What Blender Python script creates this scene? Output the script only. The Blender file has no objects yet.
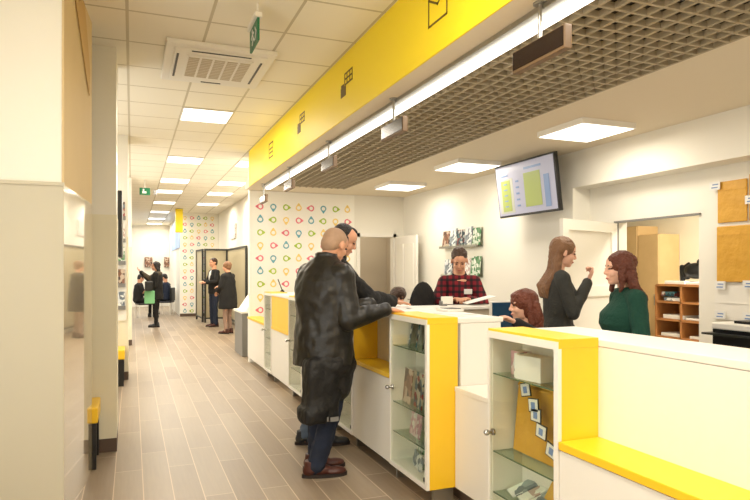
import bpy, bmesh, math, random
from mathutils import Vector, Matrix, noise, Euler
random.seed(7)
PI = math.pi
scene = bpy.context.scene
COL = scene.collection
WM = {}            # world matrix of every object built so far

# ---------------------------------------------------------------- materials
def lin(c):
    return tuple(((v / 255) / 12.92 if v / 255 <= .04045 else ((v / 255 + .055) / 1.055) ** 2.4) for v in c) + (1,)

def mat(name, col, rough=.5, metal=0, emit=0, bump=0, bscale=40, var=0, vscale=3, trans=0, alpha=1, coat=0, spec=.5):
    m = bpy.data.materials.new(name); m.use_nodes = True
    nt = m.node_tree; N = nt.nodes; L = nt.links
    b = N['Principled BSDF']
    b.inputs['Base Color'].default_value = lin(col)
    b.inputs['Roughness'].default_value = rough
    b.inputs['Metallic'].default_value = metal
    b.inputs['Specular IOR Level'].default_value = spec
    if trans: b.inputs['Transmission Weight'].default_value = trans
    if alpha < 1: b.inputs['Alpha'].default_value = alpha
    if coat: b.inputs['Coat Weight'].default_value = coat
    if emit:
        b.inputs['Emission Color'].default_value = lin(col); b.inputs['Emission Strength'].default_value = emit
    tc = N.new('ShaderNodeTexCoord')
    if bump:
        n = N.new('ShaderNodeTexNoise'); n.inputs['Scale'].default_value = bscale; n.inputs['Detail'].default_value = 3
        bp = N.new('ShaderNodeBump'); bp.inputs['Strength'].default_value = bump; bp.inputs['Distance'].default_value = .02
        L.new(tc.outputs['Object'], n.inputs['Vector']); L.new(n.outputs['Fac'], bp.inputs['Height']); L.new(bp.outputs['Normal'], b.inputs['Normal'])
    if var:
        n = N.new('ShaderNodeTexNoise'); n.inputs['Scale'].default_value = vscale
        mx = N.new('ShaderNodeMix'); mx.data_type = 'RGBA'
        mx.inputs[6].default_value = lin(tuple(max(0, v - var) for v in col)); mx.inputs[7].default_value = lin(tuple(min(255, v + var) for v in col))
        L.new(tc.outputs['Object'], n.inputs['Vector']); L.new(n.outputs['Fac'], mx.inputs[0]); L.new(mx.outputs[2], b.inputs['Base Color'])
    return m

def grid_mat(name, col, linecol, px, py, ox, oy, w, rough=.8, var=3):
    """world-space rectangular tile grid, lines of width w"""
    m = mat(name, col, rough); nt = m.node_tree; N = nt.nodes; L = nt.links
    g = N.new('ShaderNodeNewGeometry'); s = N.new('ShaderNodeSeparateXYZ'); L.new(g.outputs['Position'], s.inputs[0])
    def ln(out, p, o):
        a = N.new('ShaderNodeMath'); a.operation = 'SUBTRACT'; a.inputs[1].default_value = o; L.new(out, a.inputs[0])
        p1 = N.new('ShaderNodeMath'); p1.operation = 'PINGPONG'; p1.inputs[1].default_value = p / 2; L.new(a.outputs[0], p1.inputs[0])
        c = N.new('ShaderNodeMath'); c.operation = 'LESS_THAN'; c.inputs[1].default_value = w / 2; L.new(p1.outputs[0], c.inputs[0])
        return c.outputs[0]
    mxx = N.new('ShaderNodeMath'); mxx.operation = 'MAXIMUM'
    L.new(ln(s.outputs[0], px, ox), mxx.inputs[0]); L.new(ln(s.outputs[1], py, oy), mxx.inputs[1])
    mx = N.new('ShaderNodeMix'); mx.data_type = 'RGBA'; mx.inputs[6].default_value = lin(col); mx.inputs[7].default_value = lin(linecol)
    L.new(mxx.outputs[0], mx.inputs[0]); L.new(mx.outputs[2], N['Principled BSDF'].inputs['Base Color'])
    return m

def floor_mat():
    m = mat('floor_planks', (160, 140, 115), .38, spec=.4); nt = m.node_tree; N = nt.nodes; L = nt.links
    g = N.new('ShaderNodeNewGeometry'); s = N.new('ShaderNodeSeparateXYZ'); L.new(g.outputs['Position'], s.inputs[0])
    ax = N.new('ShaderNodeMath'); ax.inputs[1].default_value = .115 + .186 * 40; L.new(s.outputs[0], ax.inputs[0])
    ay = N.new('ShaderNodeMath'); ay.inputs[1].default_value = 20; L.new(s.outputs[1], ay.inputs[0])
    c = N.new('ShaderNodeCombineXYZ'); L.new(ay.outputs[0], c.inputs[0]); L.new(ax.outputs[0], c.inputs[1])
    br = N.new('ShaderNodeTexBrick'); br.offset = .37; br.inputs['Scale'].default_value = 1
    br.inputs['Brick Width'].default_value = 1.15; br.inputs['Row Height'].default_value = .186
    br.inputs['Mortar Size'].default_value = .0035; br.inputs['Mortar Smooth'].default_value = .3; br.inputs['Bias'].default_value = 0
    br.inputs['Color1'].default_value = lin((160, 143, 122)); br.inputs['Color2'].default_value = lin((140, 122, 102)); br.inputs['Mortar'].default_value = lin((205, 184, 160))
    L.new(c.outputs[0], br.inputs['Vector'])
    mp = N.new('ShaderNodeMapping'); mp.inputs['Scale'].default_value = (1.5, 28, 1); L.new(c.outputs[0], mp.inputs['Vector'])
    n = N.new('ShaderNodeTexNoise'); n.inputs['Scale'].default_value = 1.6; n.inputs['Detail'].default_value = 6; n.inputs['Roughness'].default_value = .65; L.new(mp.outputs[0], n.inputs['Vector'])
    r = N.new('ShaderNodeMapRange'); r.inputs['To Min'].default_value = .8; r.inputs['To Max'].default_value = 1.17; L.new(n.outputs['Fac'], r.inputs['Value'])
    mx = N.new('ShaderNodeMix'); mx.data_type = 'RGBA'; mx.blend_type = 'MULTIPLY'; mx.inputs[0].default_value = 1
    L.new(br.outputs['Color'], mx.inputs[6]); L.new(r.outputs[0], mx.inputs[7]); L.new(mx.outputs[2], N['Principled BSDF'].inputs['Base Color'])
    return m

def plaid_mat():
    m = mat('plaid', (120, 20, 30), .85); nt = m.node_tree; N = nt.nodes; L = nt.links
    tc = N.new('ShaderNodeTexCoord'); s = N.new('ShaderNodeSeparateXYZ'); L.new(tc.outputs['Object'], s.inputs[0])
    def st(o):
        a = N.new('ShaderNodeMath'); a.operation = 'PINGPONG'; a.inputs[1].default_value = .03; L.new(s.outputs[o], a.inputs[0])
        c = N.new('ShaderNodeMath'); c.operation = 'LESS_THAN'; c.inputs[1].default_value = .013; L.new(a.outputs[0], c.inputs[0]); return c.outputs[0]
    ad = N.new('ShaderNodeMath'); ad.operation = 'ADD'; L.new(st(1), ad.inputs[0]); L.new(st(2), ad.inputs[1])
    rp = N.new('ShaderNodeValToRGB'); rp.color_ramp.interpolation = 'CONSTANT'
    rp.color_ramp.elements[0].color = lin((128, 16, 32)); rp.color_ramp.elements[1].position = .25; rp.color_ramp.elements[1].color = lin((68, 12, 24))
    e = rp.color_ramp.elements.new(.75); e.color = lin((26, 14, 20))
    h = N.new('ShaderNodeMath'); h.operation = 'MULTIPLY'; h.inputs[1].default_value = .5; L.new(ad.outputs[0], h.inputs[0])
    L.new(h.outputs[0], rp.inputs[0]); L.new(rp.outputs[0], N['Principled BSDF'].inputs['Base Color'])
    return m

def cover_mat(name, cols, scale, seed):
    m = mat(name, cols[0], .35); nt = m.node_tree; N = nt.nodes; L = nt.links
    tc = N.new('ShaderNodeTexCoord'); mp = N.new('ShaderNodeMapping'); mp.inputs['Location'].default_value = (seed, seed * .7, seed * .3); L.new(tc.outputs['Object'], mp.inputs['Vector'])
    v = N.new('ShaderNodeTexVoronoi'); v.inputs['Scale'].default_value = scale; L.new(mp.outputs[0], v.inputs['Vector'])
    s = N.new('ShaderNodeSeparateColor'); L.new(v.outputs['Color'], s.inputs[0])
    rp = N.new('ShaderNodeValToRGB'); rp.color_ramp.interpolation = 'CONSTANT'
    rp.color_ramp.elements[0].color = lin(cols[0]); rp.color_ramp.elements[1].position = .3; rp.color_ramp.elements[1].color = lin(cols[1])
    for i, c in enumerate(cols[2:]):
        e = rp.color_ramp.elements.new(.3 + .7 * (i + 1) / (len(cols) - 1)); e.color = lin(c)
    L.new(s.outputs[0], rp.inputs[0]); L.new(rp.outputs[0], N['Principled BSDF'].inputs['Base Color'])
    return m

def glass_mat(name, tint=(235, 245, 235), op=.12):
    m = bpy.data.materials.new(name); m.use_nodes = True; nt = m.node_tree; N = nt.nodes; L = nt.links
    N.remove(N['Principled BSDF']); out = N['Material Output']
    t = N.new('ShaderNodeBsdfTransparent'); t.inputs[0].default_value = lin(tint)
    g = N.new('ShaderNodeBsdfGlossy'); g.inputs['Roughness'].default_value = .03
    mx = N.new('ShaderNodeMixShader'); fr = N.new('ShaderNodeLayerWeight'); fr.inputs[0].default_value = .5
    pw = N.new('ShaderNodeMath'); pw.operation = 'POWER'; pw.inputs[1].default_value = 4; L.new(fr.outputs['Facing'], pw.inputs[0])
    ad = N.new('ShaderNodeMath'); ad.operation = 'MULTIPLY_ADD'; ad.inputs[1].default_value = .6; ad.inputs[2].default_value = op; ad.use_clamp = True
    L.new(pw.outputs[0], ad.inputs[0]); L.new(ad.outputs[0], mx.inputs[0]); L.new(t.outputs[0], mx.inputs[1]); L.new(g.outputs[0], mx.inputs[2]); L.new(mx.outputs[0], out.inputs[0])
    return m

M = dict(
    white=mat('white_laminate', (240, 236, 226), .35),
    white_wall=mat('white_wall_paint', (240, 236, 224), .85, bump=.03, bscale=120),
    cream_wall=mat('cream_wall_paint', (232, 222, 200), .85),
    tan_wall=mat('tan_wall_paint', (216, 192, 146), .7, var=4),
    room_wall=mat('back_room_wall', (238, 230, 206), .85),
    beige_panel=mat('beige_panel', (196, 189, 168), .45), cream_panel=mat('cream_panel', (236, 229, 204), .4),
    gloss_panel=mat('glossy_beige_panel', (200, 184, 152), .1, spec=1.0, coat=1),
    yellow=mat('yellow_laminate', (252, 203, 40), .35),
    fascia=mat('yellow_fascia', (255, 226, 32), .5),
    soffit=mat('soffit_paint', (205, 193, 172), .85),
    staffceil=mat('staff_ceiling_paint', (234, 222, 198), .9),
    ceiling=grid_mat('ceiling_tiles', (246, 240, 224), (206, 197, 174), .5625, .625, .53, 5.27, .022),
    grille=mat('grille_metal', (176, 162, 134), .55),
    grille_dark=mat('plenum_brown', (48, 40, 30), .9),
    floor=floor_mat(),
    plinth=mat('plinth_brown', (92, 74, 62), .5),
    grey=mat('grey_metal', (128, 126, 122), .45),
    steel=mat('steel', (170, 168, 160), .3, .9),
    chrome=mat('chrome', (200, 200, 200), .15, 1),
    black=mat('black_plastic', (20, 20, 20), .35),
    darkframe=mat('dark_frame', (44, 46, 42), .4),
    lamp=mat('lamp_panel', (255, 250, 238), .6, emit=2.2),
    strip=mat('strip_lamp', (255, 252, 245), .6, emit=2.0),
    glass=glass_mat('clear_glass', (252, 254, 250), .03),
    shelfglass=glass_mat('shelf_glass', (232, 244, 234), .06),
    glassedge=mat('glass_edge', (84, 112, 84), .2),
    screen_glass=mat('frosted_screen', (206, 194, 160), .4, alpha=.75),
    wood=mat('light_wood', (216, 184, 130), .5, var=8, vscale=6),
    cubby=mat('orange_wood', (186, 128, 74), .5, var=8, vscale=6),
    paper=mat('paper', (238, 236, 230), .8),
    parcel=mat('padded_envelope', (216, 162, 52), .45, bump=.5, bscale=12, var=14, vscale=8),
    icon=mat('icon_brown', (104, 82, 14), .6),
    signface=mat('sign_face', (30, 16, 12), .22),
    signframe=mat('sign_frame', (112, 88, 60), .5),
    green=mat('exit_green', (20, 110, 70), .4),
    tv_lav=mat('tv_lavender', (150, 150, 166), .3, emit=.38),
    tv_green=mat('tv_green', (138, 148, 78), .3, emit=.42),
    tv_blue=mat('tv_blue', (104, 124, 156), .3, emit=.4),
    tv_pale=mat('tv_pale', (160, 160, 146), .3, emit=.4),
    mon=mat('monitor_blue', (10, 52, 76), .3, emit=.25, var=20, vscale=9),
    drop0=mat('drop_pink', (232, 120, 136), .7), drop1=mat('drop_blue', (104, 170, 186), .7),
    drop2=mat('drop_green', (170, 200, 60), .7), drop3=mat('drop_yellow', (248, 216, 120), .7),
    wallpaper=mat('wallpaper_cream', (253, 250, 240), .8),
    skin=mat('skin', (214, 158, 126), .5, var=8, vscale=14), skin_p=mat('skin_pale', (226, 176, 150), .5, var=8, vscale=14),
    stubble=mat('shaved_hair', (172, 140, 114), .65, var=12, vscale=30),
    eye=mat('eye_dark', (40, 26, 20), .3), lip=mat('lip', (176, 86, 80), .5),
    leather=mat('black_leather', (29, 27, 23), .4, bump=.35, bscale=14, spec=.5),
    blackcloth=mat('black_cloth', (20, 19, 19), .85, bump=.4, bscale=30),
    bagcloth=mat('black_nylon', (11, 10, 9), .6, bump=.5, bscale=25),
    jeans=mat('dark_jeans', (27, 37, 58), .85, bump=.3, bscale=30, var=8), jeans2=mat('pale_jeans', (88, 104, 124), .85, bump=.3, var=8),
    brownshoe=mat('brown_leather', (74, 34, 24), .4), sole=mat('sole', (38, 28, 24), .7), darkshoe=mat('dark_shoe', (40, 42, 46), .6),
    plaid=plaid_mat(), greycloth=mat('grey_knit', (56, 56, 52), .9, bump=.4, bscale=60), greencloth=mat('green_knit', (12, 62, 48), .9, bump=.4, bscale=60),
    hair_black=mat('hair_black', (28, 20, 18), .45, bump=.8, bscale=60), hair_brown=mat('hair_brown', (66, 42, 26), .45, bump=.8, bscale=60),
    hair_red=mat('hair_red', (104, 48, 26), .55, bump=.8, bscale=60, var=14, vscale=30), hair_blond=mat('hair_blond', (122, 82, 48), .5, bump=.8, bscale=60, var=34, vscale=9),
    hair_dark=mat('hair_dark_red', (92, 42, 22), .6, bump=.8, bscale=60, var=12, vscale=30),
    olive=mat('olive_coat', (76, 66, 50), .8), mint=mat('mint_bag', (128, 196, 140), .6), shirt=mat('white_shirt', (220, 220, 216), .8),
    tights=mat('beige_tights', (160, 132, 116), .7),
    daylight=mat('daylight_pane', (235, 240, 245), .3, emit=1.0), amber=mat('amber_reflection', (204, 170, 112), .7), bluewin=mat('blue_blind', (160, 186, 222), .5, emit=.25),
)
COVERS = [cover_mat('cover_%s' % n, c, s, i * 3.1) for i, (n, c, s) in enumerate([
    ('teal', [(30, 60, 70), (70, 120, 130), (200, 200, 195), (120, 60, 60)], 26),
    ('red', [(150, 60, 60), (200, 190, 170), (60, 40, 40), (90, 110, 120)], 24),
    ('brown', [(120, 80, 60), (200, 180, 160), (150, 110, 90), (80, 60, 50)], 22),
    ('pink', [(220, 170, 180), (235, 228, 225), (200, 150, 160), (230, 200, 200)], 30),
    ('green', [(70, 130, 80), (210, 220, 205), (110, 150, 110), (235, 235, 225)], 26),
    ('grey', [(150, 160, 165), (225, 228, 228), (110, 120, 130), (240, 240, 236)], 26),
    ('white', [(236, 234, 228), (236, 234, 228), (226, 222, 216), (190, 160, 150)], 30)])]

# ---------------------------------------------------------------- building
class MB:
    def __init__(s): s.bm = bmesh.new()
    def _m(s, vs, mi):
        for f in {f for v in vs for f in v.link_faces}: f.material_index = mi
    def box(s, a, b, m=0, bev=0, rot=None):
        a, b = Vector(a), Vector(b); c = (a + b) / 2; d = b - a
        mt = Matrix.Translation(c) @ (rot.to_4x4() if rot else Matrix()) @ Matrix.Diagonal((abs(d.x), abs(d.y), abs(d.z), 1))
        r = bmesh.ops.create_cube(s.bm, size=1, matrix=mt); s._m(r['verts'], m)
        if bev:
            es = list({e for v in r['verts'] for e in v.link_edges})
            bmesh.ops.bevel(s.bm, geom=es, offset=bev, segments=2, affect='EDGES', profile=.5, material=m)
        return s
    def cyl(s, a, b, r1, r2=None, n=16, m=0):
        a, b = Vector(a), Vector(b); d = b - a
        mt = Matrix.Translation((a + b) / 2) @ d.to_track_quat('Z', 'Y').to_matrix().to_4x4()
        r = bmesh.ops.create_cone(s.bm, cap_ends=True, segments=n, radius1=r1, radius2=r1 if r2 is None else r2, depth=d.length, matrix=mt)
        s._m(r['verts'], m); return s
    def ball(s, c, r, m=0, rot=None, n=16):
        if not hasattr(r, '__len__'): r = (r, r, r)
        mt = Matrix.Translation(Vector(c)) @ (rot.to_4x4() if rot else Matrix()) @ Matrix.Diagonal((r[0], r[1], r[2], 1))
        q = bmesh.ops.create_uvsphere(s.bm, u_segments=n, v_segments=max(6, n // 2 + 2), radius=1, matrix=mt); s._m(q['verts'], m); return s
    def poly(s, pts, m=0):
        f = s.bm.faces.new([s.bm.verts.new(p) for p in pts]); f.material_index = m; return s
    def prism(s, pts, ext, m=0):
        ext = Vector(ext); a = [s.bm.verts.new(p) for p in pts]; b = [s.bm.verts.new(Vector(p) + ext) for p in pts]
        n = len(pts); fs = [s.bm.faces.new(a), s.bm.faces.new(b[::-1])]
        for i in range(n): fs.append(s.bm.faces.new((a[i], b[i], b[(i + 1) % n], a[(i + 1) % n])))
        for f in fs: f.material_index = m
        return s
    def limb(s, pts, rs, m=0, n=14):
        pts = [Vector(p) for p in pts]
        for i in range(len(pts)):
            s.ball(pts[i], rs[i], m, n=n)
            if i: s.cyl(pts[i - 1], pts[i], rs[i - 1], rs[i], n, m)
        return s
    def rings(s, rs, m=0, n=24):
        """rs: list of (centre, half-depth x, half-width y[, rot])"""
        prev = None
        for k, (c, rx, ry) in enumerate(rs):
            c = Vector(c); cur = [s.bm.verts.new((c.x + rx * math.cos(2 * PI * i / n), c.y + ry * math.sin(2 * PI * i / n), c.z)) for i in range(n)]
            if prev:
                for i in range(n): s.bm.faces.new((prev[i], prev[(i + 1) % n], cur[(i + 1) % n], cur[i])).material_index = m
            else: s.bm.faces.new(cur[::-1]).material_index = m
            prev = cur
        s.bm.faces.new(prev).material_index = m
        return s
    def build(s, name, mats, parent=None, smooth=False, wr=None, voxel=None, disp=0, dscale=6, sm=2, loc=None):
        """vertices are in world space, or in the parent's local space when voxel-built people pass wr='local'"""
        bmesh.ops.recalc_face_normals(s.bm, faces=s.bm.faces[:])
        me = bpy.data.meshes.new(name); 
        if not isinstance(mats, (list, tuple)): mats = [mats]
        for q in mats: me.materials.append(M[q] if isinstance(q, str) else q)
        o = bpy.data.objects.new(name, me); COL.objects.link(o)
        if parent is not None:
            W = WM[parent.name]
            if wr != 'local': bmesh.ops.transform(s.bm, matrix=W.inverted(), verts=s.bm.verts[:])
            o.parent = parent; WM[o.name] = W.copy()
        else:
            if loc is None:
                vs = [v.co for v in s.bm.verts]
                loc = Vector(((min(v.x for v in vs) + max(v.x for v in vs)) / 2, (min(v.y for v in vs) + max(v.y for v in vs)) / 2, min(v.z for v in vs)))
            loc = Vector(loc); bmesh.ops.translate(s.bm, vec=-loc, verts=s.bm.verts[:]); o.location = loc; WM[o.name] = Matrix.Translation(loc)
        s.bm.to_mesh(me); s.bm.free()
        if voxel:
            md = o.modifiers.new('r', 'REMESH'); md.mode = 'VOXEL'; md.voxel_size = voxel; md.use_smooth_shade = True
            if sm:
                q = o.modifiers.new('s', 'SMOOTH'); q.iterations = sm; q.factor = .6
            dg = bpy.context.evaluated_depsgraph_get(); dg.update()
            m2 = bpy.data.meshes.new_from_object(o.evaluated_get(dg)); o.modifiers.clear()
            old = o.data; m2.name = name; o.data = m2; bpy.data.meshes.remove(old)
            if not m2.materials:
                for q in mats: m2.materials.append(M[q] if isinstance(q, str) else q)
            if disp:
                nv = len(m2.vertices); cs = [0.0] * (nv * 3); ns = [0.0] * (nv * 3)
                m2.vertices.foreach_get('co', cs); m2.vertices.foreach_get('normal', ns)
                for i in range(0, nv * 3, 3):
                    p = Vector(cs[i:i + 3]) * dscale
                    a = disp * (noise.noise(Vector((p.x, p.y, p.z * .8))) + .5 * noise.noise(p * 2.3))
                    cs[i] += ns[i] * a; cs[i + 1] += ns[i + 1] * a; cs[i + 2] += ns[i + 2] * a
                m2.vertices.foreach_set('co', cs); m2.update()
            smooth = True
        if smooth:
            o.data.polygons.foreach_set('use_smooth', [True] * len(o.data.polygons))
        return o

def tag(o, label=None, cat=None, group=None, kind=None):
    if label: o['label'] = label
    if cat: o['category'] = cat
    if group: o['group'] = group
    if kind: o['kind'] = kind
    return o
def thing(name, label, cat, loc=(0, 0, 0), rz=0, group=None):
    o = bpy.data.objects.new(name, None); COL.objects.link(o); o.empty_display_size = .1
    o.location = loc; o.rotation_euler = (0, 0, rz); WM[o.name] = Matrix.Translation(Vector(loc)) @ Matrix.Rotation(rz, 4, 'Z')
    return tag(o, label, cat, group)
def struct(name, mb, m, **k): return tag(mb.build(name, m, **k), kind='structure')
def dup(root, loc, rz=0, label=None, group=None, parent=None):
    r = root.copy(); COL.objects.link(r)
    if parent is not None: r.parent = parent
    else: r.location = loc; r.rotation_euler = (0, 0, rz)
    if label: r['label'] = label
    if group: r['group'] = group
    for ch in list(root.children): dup(ch, None, parent=r)
    return r

# ---------------------------------------------------------------- the shell
ZC, ZS = 3.3, 2.76           # corridor ceiling, staff ceiling
XR, YB = 4.45, 9.9           # staff side wall, back wall
struct('floor', MB().box((-3.2, -5, -.1), (8.2, 27, 0)), 'floor')
struct('ceiling', MB().box((-3.2, -5, ZC), (1.8, 27, ZC + .1)).box((1.8, YB + .12, ZC), (3.4, 20.5, ZC + .1)), 'ceiling')
# staff ceiling around the grille
struct('ceiling', MB().box((3.12, -5, ZS), (XR + .3, YB, ZS + .12)).box((1.682, -5, ZS), (1.99, YB, ZS + .12)).box((1.99, 9.25, ZS), (3.12, YB, ZS + .12)), 'staffceil')
struct('ceiling', MB().box((1.99, -5, 2.89), (3.4, 9.4, 2.94)), 'grille_dark')
g = MB()
for i in range(12): x = 1.996 + i * .1022; g.box((x - .009, -1.5, ZS - .004), (x + .009, 9.25, ZS + .028))
for j in range(101):
    y = -1.5 + j * .1075
    if y < 9.25: g.box((1.99, y - .009, ZS - .0055), (3.12, y + .009, ZS + .0265))
tag(g.build('ceiling_grille', 'grille'), 'brown open-cell square grille ceiling above the service counter', 'ceiling grille')
# yellow fascia with four icons
fx = 1.67
f = MB().box((fx, -5, ZS), (fx + .012, 9.5, ZC))
fas = tag(f.build('yellow_fascia', 'fascia'), 'long bright yellow fascia beam above the service counter', 'fascia')
def line(mb, a, b, w, x=fx):            # thin bar on the fascia plane between (y,z) points
    a = Vector((x - .002, a[0], a[1])); b = Vector((x - .002, b[0], b[1])); d = (b - a); n = Vector((0, -d.z, d.y)).normalized() * w / 2
    e = d.normalized() * w / 2; a -= e; b += e
    mb.prism([a + n, b + n, b - n, a - n], (.003, 0, 0))
ic = MB()
y0, y1, z0, z1 = 3.34, 3.11, 2.945, 3.105
for a, b in (((y0, z0), (y1, z0)), ((y0, z0), (y0, z1)), ((y1, z0), (y1, z1 + .01)), ((y0, z1), (3.225, 3.045)), ((y1, z1 + .01), (3.225, 3.045)), ((y0, z1), (3.235, 3.19)), ((3.235, 3.19), (y1, z1 + .01))): line(ic, a, b, .013)
ic.build('envelope_icon', 'icon', fas)
for (yy, zz) in ((4.86, 0), (6.35, 0)):
    ic = MB(); ic.box((fx - .003, yy + .03, 2.95), (fx, yy + .16, 3.03)).box((fx - .003, yy + .08, 3.03), (fx, yy + .15, 3.055))
    for a, b in (((yy + .06, 3.04), (yy - .13, 3.04)), ((yy - .13, 3.04), (yy - .13, 3.13)), ((yy - .13, 3.13), (yy + .06, 3.13)), ((yy + .06, 3.13), (yy + .06, 3.04)), ((yy + .06, 3.085), (yy - .13, 3.085)), ((yy, 3.04), (yy, 3.13)), ((yy - .07, 3.04), (yy - .07, 3.13))): line(ic, a, b, .014)
    ic.build('parcel_icon', 'icon', fas)
ic = MB(); yy = 7.86
for a, b in (((yy + .14, 2.94), (yy - .1, 2.94)), ((yy - .1, 2.94), (yy - .1, 3.12)), ((yy - .1, 3.12), (yy + .14, 3.12)), ((yy + .14, 3.12), (yy + .14, 2.94)), ((yy + .1, 3.05), (yy - .06, 3.05)), ((yy + .1, 3.0), (yy - .06, 3.0))): line(ic, a, b, .02)
ic.build('document_icon', 'icon', fas)
# strip lamp and its channel
t = thing('strip_light', 'long glowing white strip lamp in a grey channel along the grille edge', 'light', (2, 3.6, 2.72))
MB().box((1.83, -2, 2.73), (1.885, 9.3, ZS - .001), bev=.004).build('channel', 'steel', t)
MB().box((1.886, -2, 2.705), (1.96, 9.3, ZS - .001), bev=.01).build('tube', 'strip', t)

def wall_x(name, x0, x1, y0, y1, z0=0, z1=ZC, m='white_wall'): return struct(name, MB().box((x0, y0, z0), (x1, y1, z1)), m)
# staff side wall with bulkhead, alcove and doorway to the back room
w = MB().box((XR, 5.42, 0), (XR + .3, YB + .12, ZS)).box((XR, -5, 2.37), (XR + .3, 5.42, ZS + .12))
w.box((4.68, 5.0, 0), (4.8, 5.42, 2.37)).box((4.68, 4.02, 1.98), (4.8, 5.0, 2.37)).box((4.68, -5, 0), (4.8, 4.02, 2.37))
struct('wall_right', w, 'white_wall')
struct('trim_1', MB().box((4.655, 4.0, 1.965), (4.685, 5.03, 1.985)).box((4.655, 4.99, 0), (4.685, 5.02, 1.97)), 'grey')
# back wall with a doorway; left part papered
w = MB().box((1.75, YB, 0), (3.36, YB + .12, ZC)).box((3.36, YB, 0), (3.63, YB + .12, ZC)).box((3.63, YB, 2.05), (4.25, YB + .12, ZC)).box((4.25, YB, 0), (XR + .3, YB + .12, ZC))
struct('wall_back', w, 'white_wall')
def drop(mb, cx, cz, y, ang, s, mi):
    """teardrop ring lying on a wall that faces -Y"""
    pts_o, pts_i = [], []
    for k in range(20):
        a = 2 * PI * k / 20; r = 1.0
        x, z = math.cos(a), math.sin(a)
        if x > 0: x = x + .55 * (x ** 4)      # tip
        if x > .0: z = z * (1 - .25 * x)
        pts_o.append((x * s, z * s)); pts_i.append((math.cos(a) * s * .58, math.sin(a) * s * .6))
    ca, sa = math.cos(ang), math.sin(ang)
    P = lambda p: (cx + p[0] * ca - p[1] * sa, y, cz + p[0] * sa + p[1] * ca)
    o = [mb.bm.verts.new(P(p)) for p in pts_o]; i_ = [mb.bm.verts.new(P(p)) for p in pts_i]
    for k in range(20): mb.bm.faces.new((o[k], o[(k + 1) % 20], i_[(k + 1) % 20], i_[k])).material_index = mi
def paper(name, x0, x1, z0, z1, y, cx0, cz0, px, pz, s, label):
    mb = MB().box((x0, y - .008, z0 + .002), (x1, y - .001, z1))
    nr = int((z1 - z0) / pz) + 1; c = 0
    for i in range(int((x1 - cx0) / px) + 1):
        for j in range(nr):
            x = cx0 + i * px; z = cz0 - j * pz
            if x > x1 - s or z < z0 + s or z > z1 - s or x < x0 + s: continue
            k = (i + j - 1) % 4            # 0 pink 1 blue 2 green 3 yellow
            ang = [0, PI / 2, PI, -PI / 2][k] if j % 2 == 0 else [PI, -PI / 2, 0, PI / 2][k]
            drop(mb, x, z, y - .0095, ang, s, 1 + k)
    o = mb.build(name, ['wallpaper', 'drop0', 'drop1', 'drop2', 'drop3'])
    return tag(o, label, 'wallpaper')
paper('wallpaper_panel', 1.752, 3.53, 0, 2.75, YB, 1.922, 2.712, .2115, .2085, .052, 'wall panel papered with rows of large coloured teardrop rings, behind the counter end')
# doorway behind the counter end: little passage and an open white door leaf
struct('wall_passage', MB().box((3.3, 11.4, 0), (4.9, 11.5, 2.6)).box((3.4, YB + .12, 0), (3.5, 11.4, 2.6)).box((4.75, YB + .12, 0), (4.85, 11.4, 2.6)).box((3.3, YB + .12, 2.6), (4.9, 11.5, 2.65)), 'soffit')
d = struct('door_1', MB().box((4.27, 9.0, .02), (4.31, 9.86, 2.05), bev=.004), 'white')
MB().box((4.262, 9.1, 1.15), (4.27, 9.42, 1.92)).box((4.262, 9.5, 1.15), (4.27, 9.78, 1.92)).build('door_panel', 'white_wall', d)
MB().cyl((4.2, 9.06, 1.0), (4.27, 9.06, 1.0), .012).cyl((4.2, 9.06, 1.0), (4.2, 9.16, 1.0), .009).build('door_handle', 'steel', d)
struct('trim_2', MB().box((3.57, YB - .02, 0), (3.63, YB, 2.11)).box((4.25, YB - .02, 0), (4.31, YB, 2.11)).box((3.57, YB - .02, 2.05), (4.31, YB, 2.11)), 'white')
# corridor beyond
struct('wall_corridor', MB().box((2.62, YB + .12, 0), (2.72, 20.6, ZC)), 'white_wall')
struct('wall_far', MB().box((1.42, 20.5, 0), (2.8, 20.62, ZC)), 'white_wall')
paper('wallpaper_panel', 1.42, 2.6, 0, ZC, 20.5, 1.57, 3.15, .213, .213, .055, 'far end wall papered with small coloured teardrop rings, beyond the corridor')
struct('wall_end', MB().box((-3.2, 26.5, 0), (3, 26.62, ZC)).box((1.42, 20.62, 0), (1.54, 26.5, ZC)), 'white_wall')
struct('baseboard_far', MB().box((1.42, 20.47, 0), (2.6, 20.49, .09)), 'plinth')
# left side
struct('wall_left', MB().box((-1.55, -5, 0), (-1.43, 13.6, ZC)).box((-3.2, 13.5, 0), (-1.43, 13.6, ZC)).box((-3.3, 13.5, 0), (-3.2, 26.6, ZC)), 'white_wall')
struct('wall_behind', MB().box((-1.6, -5.1, 0), (4.8, -5, ZC)), 'cream_wall')
# near beige pillar with glossy side, turned three degrees
TL = math.radians(4.5); px0, py0 = -.360, 3.90
def tilt(mb):
    bmesh.ops.transform(mb.bm, matrix=Matrix.Translation((px0, py0, 0)) @ Matrix.Rotation(-TL, 4, 'Z'), verts=mb.bm.verts[:]); return mb
struct('wall_pillar', MB().prism([(-1.43, 3.905, 1.965), (px0 - .012, 3.905, 1.965), (-.29, 4.97, 1.965), (-1.43, 4.97, 1.965)], (0, 0, ZC - 1.965)), 'white_wall')
struct('trim_3', MB().box((-1.43, 3.89, 0), (px0 - .001, 3.905, 1.965)).box((-1.43, 3.882, 1.955), (px0 + .004, 3.905, 1.975)), 'beige_panel')
struct('trim_4', tilt(MB().box((-.011, .0, 0), (0, 1.085, 1.965), bev=.001)), 'gloss_panel')
struct('trim_5', tilt(MB().box((-.011, .0, 1.965), (0, 1.085, ZC))), 'tan_wall')
struct('trim_6', MB().prism([(-1.43, 3.905, 0), (px0 - .012, 3.905, 0), (-.29, 4.97, 0), (-1.43, 4.97, 0)], (0, 0, 1.965)), 'beige_panel')
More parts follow.
